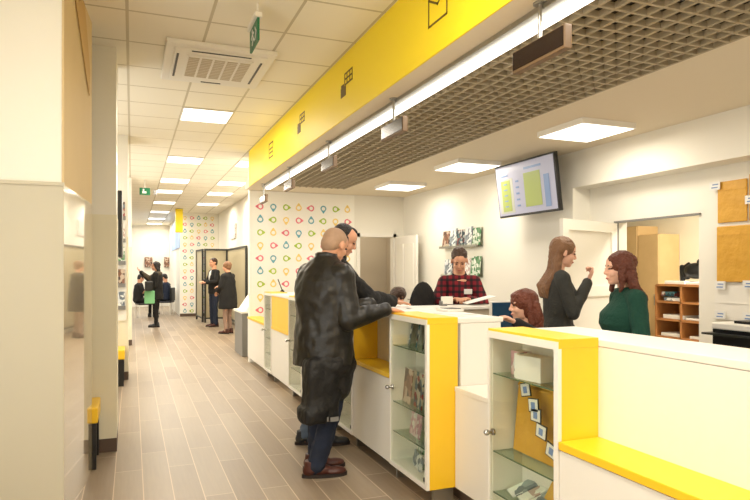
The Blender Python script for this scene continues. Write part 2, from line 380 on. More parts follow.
dr = MB().prism([(.004, .2, 3.28), (.004, .7, 3.28), (.004, .95, 2.9), (.004, .92, 2.72), (.004, .8, 2.8)], (.004, 0, 0))  # thin amber sheet drawn in place of a brownish reflection
tag(tilt(dr).build('drawn_reflection', 'amber'), 'amber pointed sheet standing for a reflection high on the side of the nearest beige pillar', 'reflection')
# following white pillars
def pillar(y0, y1, xr, n, xl=-1.43):
    struct('wall_pillar_%s' % n, MB().box((xl, y0, 1.93), (xr, y1, ZC)), 'white')
    struct('trim_%s' % n, MB().box((xl, y0 - .004, .11), (xr + .004, y1, 1.93)), 'cream_panel')
    struct('baseboard_%s' % n, MB().box((xl, y0 - .006, 0), (xr + .006, y1, .11)), 'plinth')
pillar(5.45, 6.0, -.12, 'second'); pillar(8.95, 9.6, -.05, 'third'); pillar(13.0, 13.6, -.005, 'fourth')
# benches between the pillars
def bench(y0, y1, xr, label):
    b = thing('bench', label, 'bench', (xr - .25, (y0 + y1) / 2, 0), 0, 'wall benches between the pillars')
    MB().box((xr - .5, y0, .34), (xr, y1, .46), bev=.012).build('seat', 'yellow', b)
    for yy in (y0, y1 - .04): MB().box((xr - .48, yy, 0), (xr - .012, yy + .04, .34)).build('leg', 'black', b)
bench(5.0, 5.42, -.235, 'yellow-topped bench on black legs beside the nearest pillar'); bench(8.45, 8.93, -.085, 'yellow-topped bench on black legs against the third pillar')
# brochure holders on the third pillar, slim dark poster frame
r = thing('leaflet_rack', 'tall narrow rack of leaflets on the third white pillar', 'rack', (-.12, 8.9, .8))
MB().box((-.24, 8.92, .8), (-.07, 8.945, 2.45)).build('back_panel', 'white', r)
for k in range(5):
    z = .95 + k * .3
    MB().box((-.23, 8.87, z), (-.08, 8.92, z + .05)).build('tray', 'grey', r)
    tag(MB().box((-.22, 8.88, z + .052), (-.09, 8.9, z + .24)).build('leaflet', COVERS[[5, 2, 4, 6, 1][k]]), ['grey leaflet in the lowest tray of the pillar rack', 'brown leaflet, second tray up in the pillar rack', 'green leaflet in the middle tray of the pillar rack', 'white leaflet, fourth tray up in the pillar rack', 'red leaflet in the top tray of the pillar rack'][k], 'leaflet', 'leaflets on the pillar rack')
tag(MB().box((-.12, 6.02, 1.6), (-.085, 6.9, 2.2), bev=.004).build('poster_frame', 'black'), 'slim dark frame seen edge-on just past the second pillar', 'frame')
# ---------------------------------------------------------------- ceiling lights
def ceil_light(x, y, z, label, group, sx=.56, sy=.6, first=[]):
    if not first or first[0][1] != z:
        t = thing('ceiling_light', label, 'light', (x, y, z), 0, group)
        h = .012 if z > 3 else .05
        MB().box((x - sx / 2, y - sy / 2, z - h), (x + sx / 2, y + sy / 2, z), bev=.002).build('frame', 'white', t)
        MB().box((x - sx / 2 + .015, y - sy / 2 + .015, z - h - .003), (x + sx / 2 - .015, y + sy / 2 - .015, z - h)).build('diffuser', 'lamp', t)
        first.insert(0, (t, z))
    else: t = dup(first[0][0], (x, y, z), 0, label, group)
    l = bpy.data.lights.new('lamp', 'AREA'); l.shape = 'RECTANGLE'; l.size = sx * .9; l.size_y = sy * .9
    l.energy = 27 if z > 3 else (6 if y < 3 else 14); l.color = (1, .91, .76)
    o = bpy.data.objects.new('lamp', l); COL.objects.link(o); o.location = (x, y, z - .075)
ordn = ['nearest', 'second', 'third', 'fourth', 'fifth', 'sixth', 'seventh', 'eighth']
for k, y in enumerate((7.4575, 10.5825, 13.0825, 14.9575, 17.4575, 20.3, 23.0, 25.5)):
    ceil_light(.81, y, ZC, 'square ceiling light in the left corridor row, %s from the camera' % ordn[k], 'corridor ceiling lights')
for k, y in enumerate((10.5825, 13.0825, 14.9575, 17.4575)):
    ceil_light(1.94, y, ZC, 'square ceiling light in the right corridor row, %s from the camera' % ordn[k], 'corridor ceiling lights')
for y in (2.2, .2, -2, -4): ceil_light(.81, y, ZC, 'square ceiling light of the corridor, behind the viewer', 'corridor ceiling lights')
for k, y in enumerate((4.45, 6.5, 8.42)):
    ceil_light(3.79 - .03 * k, y, ZS, ['square surface ceiling light nearest the television', 'square surface ceiling light in the middle of the staff area', 'square surface ceiling light nearest the back wall'][k], 'staff area ceiling lights', .58, .62)
ceil_light(3.92, 2.42, ZS, 'square surface ceiling light cut by the right edge of the picture', 'staff area ceiling lights', .58, .62)
ceil_light(3.8, .2, ZS, 'square surface ceiling light behind the viewer', 'staff area ceiling lights', .58, .62)
def area(loc, rot, sx, sy, e, col=(1, .9, .74)):
    l = bpy.data.lights.new('lamp', 'AREA'); l.shape = 'RECTANGLE'; l.size = sx; l.size_y = sy; l.energy = e; l.color = col
    o = bpy.data.objects.new('lamp', l); COL.objects.link(o); o.location = loc; o.rotation_euler = rot
area((.5, -4.9, 1.7), (PI / 2, 0, 0), 2.2, 2.6, 28, (1, .95, .87))  # fill light added behind the viewer for the pillar fronts; no fitting stands there
for k, (y0, y1) in enumerate(((.3, 3.2), (6.2, 8.3), (9.8, 12.8))):  # unseen left windows, put in to bring daylight onto the counter fronts
    wn = struct('window_%d' % (k + 2), MB().box((-1.425, y0, .5), (-1.42, y1, 2.9)), 'daylight')
    struct('trim_%d' % (20 + k), MB().box((-1.42, y0 - .05, .45), (-1.38, y1 + .05, .5)).box((-1.42, y0 - .05, 2.9), (-1.38, y1 + .05, 2.95)).box((-1.42, y0 - .05, .5), (-1.38, y0, 2.9)).box((-1.42, y1, .5), (-1.38, y1 + .05, 2.9)).box((-1.42, (y0 + y1) / 2 - .03, .5), (-1.39, (y0 + y1) / 2 + .03, 2.9)), 'white')
    area((-1.35, (y0 + y1) / 2, 1.7), (0, -PI / 2, 0), 2.3, y1 - y0, 14, (1, .95, .87))
area((1.923, 3.6, 2.69), (0, 0, 0), .07, 11, 42, (1, .95, .88))      # the strip lamp
area((6.0, 4.6, 2.8), (0, 0, 0), .8, .8, 85, (1, .93, .82)); area((4.1, 10.6, 2.55), (0, 0, 0), .3, .3, 8)
area((-1, 19, 3.2), (0, 0, 0), 1.5, 1.5, 50, (.9, .95, 1)); area((-1, 23.5, 3.2), (0, 0, 0), 1.5, 1.5, 60, (.9, .95, 1))
# ---------------------------------------------------------------- air conditioner
a = thing('air_conditioner', 'white four-way ceiling air conditioner cassette', 'air conditioner', (.69, 5.58, 3.25))
ax0, ax1, ay0, ay1 = .25, 1.13, 5.06, 6.08
MB().box((ax0, ay0, 3.262), (ax1, ay1, 3.3), bev=.008).box((ax0 + .07, ay0 + .07, 3.25), (ax1 - .07, ay1 - .07, 3.265), bev=.006).build('housing', 'white', a)
for (x0, y0, x1, y1) in ((ax0 + .2, ay0 + .095, ax1 - .2, ay0 + .113), (ax0 + .35, ay1 - .113, ax1 - .35, ay1 - .097), (ax0 + .09, ay0 + .2, ax0 + .108, ay1 - .2), (ax1 - .108, ay0 + .2, ax1 - .09, ay1 - .2)):
    MB().box((x0, y0, 3.246), (x1, y1, 3.251)).build('air_slot', 'black', a)
gr = MB().box((ax0 + .17, ay0 + .19, 3.243), (ax1 - .17, ay1 - .19, 3.252), bev=.003).build('grille', 'white', a)
sl = MB()
for k in range(5):
    x = ax0 + .19 + k * .105
    for q in range(12): sl.box((x, ay0 + .24 + q * .045, 3.239), (x + .085, ay0 + .262 + q * .045, 3.244))
sl.build('grille_slats', 'soffit', gr)
# exit signs
e = thing('exit_sign', 'green hanging exit sign with a white running figure near the air conditioner', 'sign', (.8, 4.33, 3.05))
MB().cyl((.8, 4.2, 3.2), (.8, 4.2, 3.3), .007).box((.775, 4.17, 3.2), (.825, 4.48, 3.235), bev=.004).build('bracket', 'white', e)
MB().box((.792, 4.18, 3.045), (.808, 4.47, 3.2), bev=.002).build('sign_plate', 'green', e)
s = MB()
for x in (.79, .81):
    s.cyl((x - .001, 4.36, 3.165), (x + .001, 4.36, 3.165), .014)
    for a_, b_ in (((4.355, 3.15), (4.33, 3.11)), ((4.33, 3.11), (4.36, 3.07)), ((4.33, 3.11), (4.29, 3.08)), ((4.355, 3.145), (4.39, 3.12)), ((4.355, 3.145), (4.31, 3.14)), ((4.26, 3.08), (4.22, 3.12)), ((4.22, 3.12), (4.26, 3.155))): line(s, a_, b_, .013, x + .001)
s.build('running_figure', 'paper', e)
e = thing('exit_sign', 'small green exit sign with a white figure hanging far down the corridor', 'sign', (.22, 13.2, 2.95))
MB().box((.14, 13.19, 2.99), (.34, 13.21, 3.13), bev=.002).build('sign_plate', 'green', e)
MB().cyl((.24, 13.2, 3.13), (.24, 13.2, 3.3), .008).build('rod', 'white', e)
MB().box((.19, 13.183, 3.02), (.27, 13.189, 3.06)).box((.2, 13.183, 3.06), (.23, 13.189, 3.11)).build('figure', 'paper', e)
MB().box((.4, 13.19, 3.0), (.47, 13.21, 3.1), bev=.01).build('lamp_housing', 'grey', e)
# hanging queue displays
def sign(y, first, label):
    if not first:
        t = thing('queue_display', label, 'display', (1.8, y, 2.48), 0, 'queue displays under the fascia')
        MB().box((1.8, y - .205, 2.475), (1.84, y + .205, 2.585), bev=.004).build('casing', 'signframe', t)
        MB().box((1.796, y - .195, 2.49), (1.801, y + .195, 2.578)).build('display_face', 'signface', t)
        MB().cyl((1.82, y, 2.585), (1.82, y, 2.76), .011).cyl((1.82, y, 2.752), (1.82, y, 2.76), .035).build('rod', 'steel', t)
        return t
    return dup(first, (1.8, y, 2.48), 0, label)
s0 = sign(2.45, None, 'dark queue display on a rod, nearest of the hanging displays')
for k, y in enumerate((4.22, 5.85, 7.5, 9.1)): sign(y, s0, ['dark queue display on a rod, second nearest under the fascia', 'dark queue display on a rod, third under the fascia', 'dark queue display on a rod, fourth under the fascia', 'dark queue display on a rod, farthest at the papered wall'][k])

# ---------------------------------------------------------------- counter
FX, BX, ZT = 1.71, 1.93, 1.17
def cabinet(y0, y1, label, side='yellow', z0=.1):
    t = thing('display_cabinet', label, 'cabinet', ((FX + BX) / 2, (y0 + y1) / 2, 0), 0, 'glass display cabinets in the counter')
    zt = ZT - .002; T = .02
    MB().box((FX + .02, y0, z0 + .02), (BX, y0 + T, zt - .03)).box((FX + .02, y0, z0), (BX, y1, z0 + .02), m=0).build('side_panel', side, t)
    b = MB().box((FX + .02, y1 - T, z0 + .02), (BX, y1, zt - .03)).box((BX - .02, y0 + T, z0 + .02), (BX, y1 - T, zt - .03)).box((FX + .02, y0 + T, z0 + .02), (BX - .02, y1 - T, z0 + .03))
    b.build('carcass', 'white', t)
    MB().box((FX + .004, y0 - .002, zt - .03), (BX, y1, zt + .012), bev=.002).build('top_panel', side, t)
    fr = MB(); w = .028
    fr.box((FX, y0, z0), (FX + .02, y0 + w, zt)).box((FX, y1 - w * .6, z0), (FX + .02, y1, zt)).box((FX, y0 + w, zt - .035), (FX + .02, y1 - w * .6, zt)).box((FX, y0 + w, z0), (FX + .02, y1 - w * .6, z0 + .03))
    fr.build('frame', 'white', t)
    dr_ = MB().box((FX + .006, y0 + w, z0 + .03), (FX + .011, y1 - w * .6, zt - .035)).build('glass_door', 'glass', t)
    MB().cyl((FX - .035, y1 - .05, .655), (FX + .006, y1 - .05, .655), .009).ball((FX - .035, y1 - .05, .655), .016).cyl((FX - .002, y1 - .05, .655), (FX + .006, y1 - .05, .655), .018).build('knob', 'chrome', dr_)
    MB().box((FX + .0, y0 + .03, z0 + .045), (FX + .006, y0 + .05, z0 + .07)).build('hinge', 'black', dr_)
    for z in (.95, .55, .34):
        sh = MB().box((FX + .025, y0 + T, z - .006), (BX - .02, y1 - T, z)).build('glass_shelf', 'shelfglass', t)
        MB().box((FX + .022, y0 + T, z - .006), (FX + .025, y1 - T, z)).build('shelf_edge', 'glassedge', sh)
    for yy in (y0 + .1, y1 - .1): pass
    MB().box((FX + .05, y1 - .03, 0), (BX - .03, y1 - .005, z0)).build('leg', 'steel', t); MB().box((FX + .05, y0 + .005, 0), (BX - .03, y0 + .03, z0)).build('leg', 'steel', t)
    return t
cabinet(2.18, 2.745, 'glass display cabinet with yellow side, nearest the camera')
cabinet(3.45, 4.05, 'glass display cabinet with yellow side, beside the two men')
cabinet(4.85, 5.45, 'glass display cabinet behind the legs of the man in leather')
cabinet(6.5, 7.1, 'glass display cabinet just left of the man in leather', 'yellow')
cabinet(8.07, 8.54, 'glass display cabinet farthest along the counter', 'yellow')
def section(y0, y1, label, kind):
    t = thing('counter_section', label, 'counter', (1.95, (y0 + y1) / 2, 0), 0, 'counter sections between the cabinets')
    zl = .82 if kind == 'white' else .74
    g_ = .003
    MB().box((FX + .008, y0 + g_, .1), (FX + .028, y1 - g_, zl - (.04 if kind != 'white' else .0))).build('lower_front', 'white', t)
    if kind == 'white':
        MB().box((FX + .028, y0 + g_, zl - .02), (BX, y1 - g_, zl)).build('ledge', 'white', t)
    else:
        MB().box((FX, y0 + g_, zl - .035), (BX, y1 - g_, zl), bev=.003).build('ledge', 'yellow', t)
    if kind in ('white', 'yellow'):
        MB().box((BX, y0, .1), (BX + .02, y1, ZT - .032)).build('upper_front', 'white', t)
    if kind == 'panel': MB().box((FX + .01, y0 + g_, zl), (FX + .03, y1 - g_, ZT - .031), bev=.002).build('upper_front', 'yellow', t)
    if kind == 'yellow2':
        MB().box((BX, y0, .1), (BX + .02, y1, ZT - .032)).build('upper_front', 'white', t)
        MB().box((FX + .01, y1 - .025, zl), (BX, y1 - g_, ZT - .032)).build('side_panel', 'yellow', t)
    return t
section(-1.2, 2.18, 'long near counter section with yellow ledge and white front', 'yellow')
t = thing('low_desk', 'low white desk in the gap between the two nearest display cabinets', 'desk', (2.2, 3.1, 0))
MB().box((1.905, 2.75, .71), (2.6, 3.445, .74), bev=.002).build('desk_top', 'white', t)
MB().box((1.91, 2.75, .1), (1.93, 3.445, .709)).build('front_panel', 'white', t)
MB().box((2.56, 2.76, 0), (2.59, 2.79, .71)).build('leg', 'steel', t); MB().box((2.56, 3.41, 0), (2.59, 3.44, .71)).build('leg', 'steel', t)
for k, yy in enumerate((3.45, 2.725)):
    tag(MB().box((BX + .022, yy, .1), (2.25, yy + .02, ZT - .032)).build('end_panel', 'white'), ['white end panel of the counter behind the yellow cabinet side, beside the seated woman', 'white end panel of the counter behind the nearest display cabinet'][k], 'panel')
section(4.05, 4.85, 'counter section with yellow niche in front of the two men', 'yellow2')
section(5.45, 6.5, 'counter section with yellow ledge hidden behind the man in leather', 'yellow2')
section(7.1, 8.07, 'counter section with yellow upper panel near the papered wall', 'panel')
section(8.54, 9.88, 'low white counter section with yellow ledge at the papered wall', 'low')
tag(MB().box((BX + .001, -1.2, ZT - .03), (2.27, 2.745, ZT), bev=.003).build('countertop', 'white'), 'white countertop at the near right end of the service counter', 'countertop')
ct = MB().box((BX + .001, 3.45, ZT - .03), (2.27, 8.54, ZT), bev=.003)
for y0, y1 in ((4.05, 4.85), (5.45, 6.5), (7.1, 8.07)): ct.box((FX + .0, y0 + .002, ZT - .03), (BX + .001, y1 - .002, ZT), bev=.003)
tag(ct.build('countertop', 'white'), 'long white countertop under the hands of the two men', 'countertop')
struct('trim_7', MB().box((1.97, -1.2, 0), (1.99, 9.88, .1)), 'plinth')
tag(MB().box((2.275, -1.2, .7), (2.65, 2.7, .74)).box((2.28, -1.2, 0), (2.3, 2.7, .7)).build('staff_desk', 'white'), 'white worktop on the staff side of the counter', 'desk')
for k, (y, x1) in enumerate(((4.78, 3.15), (7.2, 3.1))):
    t = thing('desk_divider', ['tan divider panel with pale top in front of the man in plaid', 'tan divider panel near the back wall'][k], 'divider', (2.75, y, 0), 0, 'dividers behind the counter')
    MB().box((2.28, y, 0), (x1, y + .03, 1.13)).build('panel', 'soffit', t); MB().box((2.28, y - .03, 1.13), (x1, y + .3, 1.155), bev=.003).build('ledge', 'white', t)

# ---------------------------------------------------------------- goods in the cabinets
def book(name, mats, c, size, rz=0, tilt=0, label='', cat='book', group=None):
    """a slab standing at c (bottom centre) of size (thick, width, height)"""
    t = MB(); th, w, h = size
    t.box((-th / 2, -w / 2, 0), (th / 2, w / 2, h), m=0)
    t.box((-th / 2 + .002, -w / 2 + .002, .002), (th / 2 - .002, w / 2 + .001, h + .001), m=1)
    bmesh.ops.transform(t.bm, matrix=Matrix.Translation(c) @ Matrix.Rotation(rz, 4, 'Z') @ Matrix.Rotation(tilt, 4, 'Y'), verts=t.bm.verts[:])
    return tag(t.build(name, [mats, 'paper'], loc=c), label, cat, group)
gA, gB = 'magazines in the cabinet beside the men', 'goods in the nearest cabinet'
for k, (y, cv, n) in enumerate(((3.99, 5, 'pale grey magazine leaning leftmost on the top shelf'), (3.87, 0, 'teal magazine, second from the left on the top shelf'), (3.76, 1, 'red and teal magazine in the middle of the top shelf'), (3.65, 0, 'dark teal magazine, fourth from the left on the top shelf'), (3.55, 5, 'grey magazine at the right end of the top shelf'))):
    book('magazine', COVERS[cv], (1.84, y, .951), (.008, .13, .19), -.5, .16, n + ' beside the men', 'magazine', gA)
for k, (y, cv, n) in enumerate(((3.93, 2, 'brown picture magazine on the middle shelf, left of its pair'), (3.75, 1, 'red and dark picture magazine on the middle shelf, right of its pair'))):
    book('magazine', COVERS[cv], (1.79, y, .551), (.008, .165, .235), -.12, .1, n, 'magazine', gA)
book('booklet', COVERS[3], (1.8, 3.82, .341), (.008, .2, .17), -.1, .14, 'pink and white booklet on the lower shelf beside the men', 'booklet')
for k, (y, z, cv, n) in enumerate(((3.83, .131, 4, 'green booklet at the back'), (3.8, .131, 5, 'grey booklet in front'))):
    book('booklet', COVERS[cv], (1.85 - k * .04, y, z), (.02, .2, .14 - k * .04), -.2, .2, n + ' on the bottom of the cabinet beside the men', 'booklet', gA)
MB2 = [('white box with printed corner', M['paper'], (1.80, 2.47, .951), (.09, .17, .115), .15), ('round-cornered pink and white box behind', COVERS[3], (1.83, 2.62, .951), (.07, .08, .12), -.1), ('grey striped narrow box', COVERS[5], (1.78, 2.565, .951), (.05, .02, .118), .2), ('small pink box at the right', COVERS[3], (1.83, 2.27, .951), (.05, .1, .1), 0)]
for n, cv, c, sz, rz in MB2: book('gift_box', cv, c, sz, rz, 0, n + ' on the top shelf of the nearest cabinet', 'box', gB)
t = thing('padded_mailer', 'large yellow padded mailer standing on the middle shelf of the nearest cabinet', 'mailer', (1.86, 2.4, .551))
mb = MB()
mb.box((-.008, -.19, 0), (.008, .295, .375), bev=.006).box((-.012, -.19, .33), (.0, .295, .345), bev=.004)
bmesh.ops.transform(mb.bm, matrix=Matrix.Translation((1.845, 2.41, .551)) @ Matrix.Rotation(.1, 4, 'Y'), verts=mb.bm.verts[:])
mb.build('pouch', 'parcel', t)
for k, (y, z) in enumerate(((2.545, .892), (2.48, .828), (2.462, .785), (2.42, .716), (2.343, .644))):
    m_ = MB().box((-.002, -.032, -.027), (.002, .032, .027), m=1).box((-.003, -.028, -.023), (.0015, .028, .023), m=0).box((-.004, -.012, -.014), (.001, .012, .012), m=2)
    bmesh.ops.transform(m_.bm, matrix=Matrix.Translation((1.8, y - .005, z)) @ Matrix.Scale(1.25, 4) @ Matrix.Rotation(.12 * (k - 2), 4, 'X'), verts=m_.bm.verts[:])
    tag(m_.build('price_tag', ['paper', 'darkframe', 'tv_blue']), ['small white price tag, topmost in the nearest cabinet', 'small white price tag, second from the top on the yellow mailer', 'small white price tag, third from the top on the yellow mailer', 'small white price tag, fourth from the top on the yellow mailer', 'small white price tag, lowest on the yellow mailer'][k], 'price tag', 'price tags in the nearest cabinet')
for k, (y, cv, n) in enumerate(((2.66, 5, 'grey leaflet with blue print at the left'), (2.58, 6, 'white leaflet in the middle'), (2.5, 5, 'pale grey leaflet at the right'))):
    book('leaflet', COVERS[cv], (1.79, y, .341), (.008, .1, .14), -.3, 1.15, n + ' on the lower shelf of the nearest cabinet', 'leaflet', gB)
for k, y in enumerate((2.42, 2.33)):
    book('mailer', M['parcel'], (1.83, y, .341), (.01, .1, .16), -.2, .5, ['yellow mailer leaning beside the leaflets in the nearest cabinet', 'yellow mailer at the right end of the lower shelf, nearest cabinet'][k], 'mailer', gB)
book('parcel_roll', M['black'], (1.8, 2.45, .131), (.05, .09, .12), 0, 0, 'small black box on the bottom of the nearest cabinet', 'box')
for k, (y, z, cv) in enumerate(((6.75, .951, 0), (6.8, .551, 2), (8.3, .951, 5), (8.3, .551, 4), (5.15, .951, 1), (5.15, .551, 3))):
    book('magazine', COVERS[cv], (1.84, y, z), (.01, .2, .2), -.1, .15, ['teal magazine on the top shelf left of the man in leather', 'brown magazine on the middle shelf left of the man in leather', 'grey magazine on the top shelf of the farthest cabinet', 'green magazine on the middle shelf of the farthest cabinet', 'red magazine on the top shelf behind the man in leather', 'pink magazine on the middle shelf behind the man in leather'][k], 'magazine', 'magazines in the far cabinets')

# ---------------------------------------------------------------- things on the counter
t = thing('card_terminal', 'small card terminal with black screen on the countertop', 'terminal', (2.2, 4.05, ZT))
MB().box((2.14, 3.98, ZT), (2.28, 4.16, ZT + .022), bev=.005).build('casing', 'white', t); MB().box((2.165, 4.0, ZT + .022), (2.265, 4.14, ZT + .026)).build('screen', 'black', t)
for k, (x, y, rz, w, h) in enumerate(((1.95, 4.55, .3, .21, .3), (2.13, 4.42, -.2, .21, .3), (2.1, 3.55, .4, .12, .16), (2.12, 3.83, .2, .19, .25))):
    m_ = MB().box((-w / 2, -h / 2, 0), (w / 2, h / 2, .003))
    bmesh.ops.transform(m_.bm, matrix=Matrix.Translation((x, y, ZT + .001)) @ Matrix.Rotation(rz, 4, 'Z'), verts=m_.bm.verts[:])
    tag(m_.build('paper_sheet', 'paper'), ['white paper sheet lying under the hands of the two men', 'white paper sheet on the counter left of the card terminal', 'small white slip on the counter behind the second nearest cabinet', 'white paper sheet on the counter behind the yellow cabinet top'][k], 'paper', 'papers on the countertop')
for k, (y, h) in enumerate(((8.6, .3), (8.0, .1))):
    t = thing('pen_holder', ['black pen on a stand on the counter by the papered wall', 'small black clip on the counter by the papered wall'][k], 'pen', (1.95, y, ZT + .001 if k else .745))
    if k == 0: MB().ball((1.95, 8.45, ZT + .02), .02).cyl((1.95, 8.45, ZT), (1.95, 8.45, ZT + .02), .03).build('base', 'black', t); MB().cyl((1.95, 8.45, ZT + .02), (1.9, 8.5, ZT + .18), .007).build('pen', 'black', t)
    else: MB().ball((1.95, 7.4, ZT + .018), .018).cyl((1.95, 7.4, ZT), (1.95, 7.4, ZT + .01), .024).build('clip', 'black', t)
# clipboard of the clerk, sloping
m_ = MB().box((-.14, -.12, 0), (.14, .12, .006))
bmesh.ops.transform(m_.bm, matrix=Matrix.Translation((3.02, 5.0, 1.2)) @ Matrix.Rotation(-.3, 4, 'Z') @ Matrix.Rotation(-.25, 4, 'Y'), verts=m_.bm.verts[:])
tag(m_.build('paper_folder', 'paper'), 'white folder sloping on the ledge under the hands of the man in plaid', 'folder')
# monitor behind the cabinet top, beside the seated woman
t = thing('monitor', 'small blue-screened monitor beside the seated red-haired woman', 'monitor', (2.74, 4.3, .74), -.15)
MB().box((2.73, 4.33, .98), (2.96, 4.36, 1.225), bev=.006).build('casing', 'white', t); MB().box((2.742, 4.32, .99), (2.95, 4.331, 1.212)).build('screen', 'mon', t)
MB().box((2.8, 4.36, .75), (2.85, 4.39, 1.1)).box((2.72, 4.27, .74), (2.96, 4.45, .752)).box((2.7, 4.2, .7), (3.2, 4.5, .74)).box((2.72, 4.22, 0), (2.75, 4.25, .7)).box((3.15, 4.45, 0), (3.18, 4.48, .7)).build('stand', 'grey', t)
# white computer case edge next to the chair
t = thing('monitor', 'white monitor seen from behind between the black chair and the man in plaid', 'monitor', (2.55, 4.96, 1.155), 0)
MB().box((2.6, 4.93, 1.17), (2.71, 4.96, 1.24), bev=.004).build('casing', 'white', t); MB().box((2.6, 4.93, 1.155), (2.65, 4.99, 1.2)).build('stand', 'grey', t)
# swivel chairs
def chair(x, y, rz, label, zt=1.36):
    t = thing('office_chair', label, 'chair', (x, y, 0), rz, 'staff chairs')
    b = MB().ball((0, 0, zt - .3), (.05, .2, .3), n=24).ball((0, 0, zt - .42), (.06, .21, .22), n=20)
    b.build('backrest', 'blackcloth', t, wr='local', voxel=.012)
    MB().box((-.02, -.23, .5), (.45, .23, .6), bev=.03).build('seat', 'blackcloth', t, wr='local')
    MB().cyl((.22, 0, .08), (.22, 0, .5), .03).build('gas_post', 'chrome', t, wr='local')
    MB().box((-.05, -.03, .48), (.2, .03, .5)).box((-.06, -.03, .48), (-.03, .03, .9)).build('back_bar', 'black', t, wr='local')
    for k in range(5):
        a_ = 2 * PI * k / 5; l = MB().limb([(.22, 0, .1), (.22 + .28 * math.cos(a_), .28 * math.sin(a_), .06)], [.025, .018]).build('leg', 'black', t, wr='local')
        MB().cyl((.22 + .28 * math.cos(a_) - .015, .28 * math.sin(a_), .03), (.22 + .28 * math.cos(a_) + .015, .28 * math.sin(a_), .03), .03).build('caster', 'black', l, wr='local')
chair(2.66, 5.45, 1.95, 'black rounded office chair back beside the man in plaid', 1.37)
# ---------------------------------------------------------------- television
t = thing('television', 'wall-mounted flat television showing a green and lavender table', 'television', (4.3, 5.95, 2.4))
R_ = Matrix.Translation((4.12, 5.83, 2.41)) @ Matrix.Rotation(math.radians(-7), 4, 'Y')
def tvp(mb, name, m, parent=t):
    bmesh.ops.transform(mb.bm, matrix=R_, verts=mb.bm.verts[:]); return mb.build(name, m, parent)
tvp(MB().box((0, -.56, -.31), (.05, .56, .31), bev=.006), 'casing', 'black')
sc = tvp(MB().box((-.004, -.54, -.285), (.001, .54, .29), m=0), 'screen', 'tv_lav')
tvp(MB().box((-.006, .22, -.26), (-.003, .5, .14)), 'table_column', 'tv_pale', sc)
q = MB().box((-.008, .27, -.24), (-.005, .45, .12))
tvp(q, 'left_column', 'tv_green', sc)
tvp(MB().box((-.008, -.3, -.22), (-.005, 0, .16), bev=.002), 'right_column', 'tv_green', sc)
q = MB()
for k in range(5): q.box((-.0095, .33, -.19 + k * .065), (-.0075, .4, -.175 + k * .065)).box((-.0095, .1, -.2 + k * .07), (-.0075, .16, -.18 + k * .07))
q.box((-.0095, .3, .17), (-.0075, .45, .185)).box((-.0095, -.33, .2), (-.0075, -.02, .225)).box((-.0095, -.45, -.25), (-.0075, -.36, .1))
tvp(q, 'table_rows', 'tv_blue', sc)
MB().box((4.17, 5.7, 2.3), (4.444, 5.9, 2.5)).build('wall_bracket', 'black', t)
# ---------------------------------------------------------------- open white door and back room
hinge = Vector((4.64, 4.99, 0)); free = Vector((3.72, 4.69, 0)); dv = (free - hinge); L_ = dv.length
d = bpy.data.objects.new('door_2', None); COL.objects.link(d); d.location = hinge; rz = math.atan2(dv.y, dv.x); d.rotation_euler = (0, 0, rz); WM[d.name] = Matrix.Translation(hinge) @ Matrix.Rotation(rz, 4, 'Z'); tag(d, kind='structure')
fr = MB().box((0, -.02, .02), (.1, .02, 1.96)).box((L_ - .1, -.02, .02), (L_, .02, 1.96)).box((.1, -.02, 1.86), (L_ - .1, .02, 1.96)).box((.1, -.02, 1.22), (L_ - .1, .02, 1.32)).box((.1, -.02, .02), (L_ - .1, .02, .14))
fr.build('door_frame', 'white', d, wr='local')
MB().box((.1, -.008, .14), (L_ - .1, .008, 1.22)).box((.1, -.008, 1.32), (L_ - .1, .008, 1.86)).build('door_panel', 'white_wall', d, wr='local')
MB().cyl((L_ - .05, .02, 1.05), (L_ - .05, .07, 1.05), .011).cyl((L_ - .05, .07, 1.05), (L_ - .16, .07, 1.05), .009).build('door_handle', 'steel', d, wr='local')
struct('wall_backroom', MB().box((7.0, 1.5, 0), (7.1, 9.6, 2.9)).box((4.8, 9.5, 0), (7.1, 9.6, 2.9)).box((4.8, 1.5, 0), (7.1, 1.6, 2.9)), 'room_wall')
struct('ceiling', MB().box((4.75, 1.5, 2.85), (7.1, 9.6, 2.95)), 'room_wall')
for k, (y0, y1, z1, x) in enumerate(((6.69, 7.16, 2.1, 6.6), (6.32, 6.68, 1.97, 6.61))):
    t = thing('wardrobe', ['taller light wood wardrobe in the back room', 'lower light wood wardrobe in the back room'][k], 'wardrobe', (x + .2, (y0 + y1) / 2, 0), 0, 'wardrobes in the back room')
    MB().box((x + .02, y0, 0), (6.99, y1, z1)).build('body', 'wood', t)
    h_ = MB().box((x, y0 + .005, .05), (x + .018, y1 - .005, z1 - .01), bev=.002).build('door', 'wood', t)
    MB().box((x - .02, y0 + .04, 1.0), (x, y0 + .055, 1.15)).build('handle', 'steel', h_)
t = thing('cubby_shelf', 'orange wood open shelf unit with papers in the back room', 'shelf', (6.35, 5.55, 0))
cb = MB(); y0, y1 = 5.2, 5.97
for y in (y0, (y0 + y1) / 2, y1): cb.box((6.2, y - .012, 0), (6.6, y + .012, 1.29))
for z in (.04, .35, .64, .86, 1.08, 1.29): cb.box((6.2, y0, z - .012), (6.6, y1, z + .012))
cb.box((6.58, y0, 0), (6.6, y1, 1.29)); cb.build('carcass', 'cubby', t)
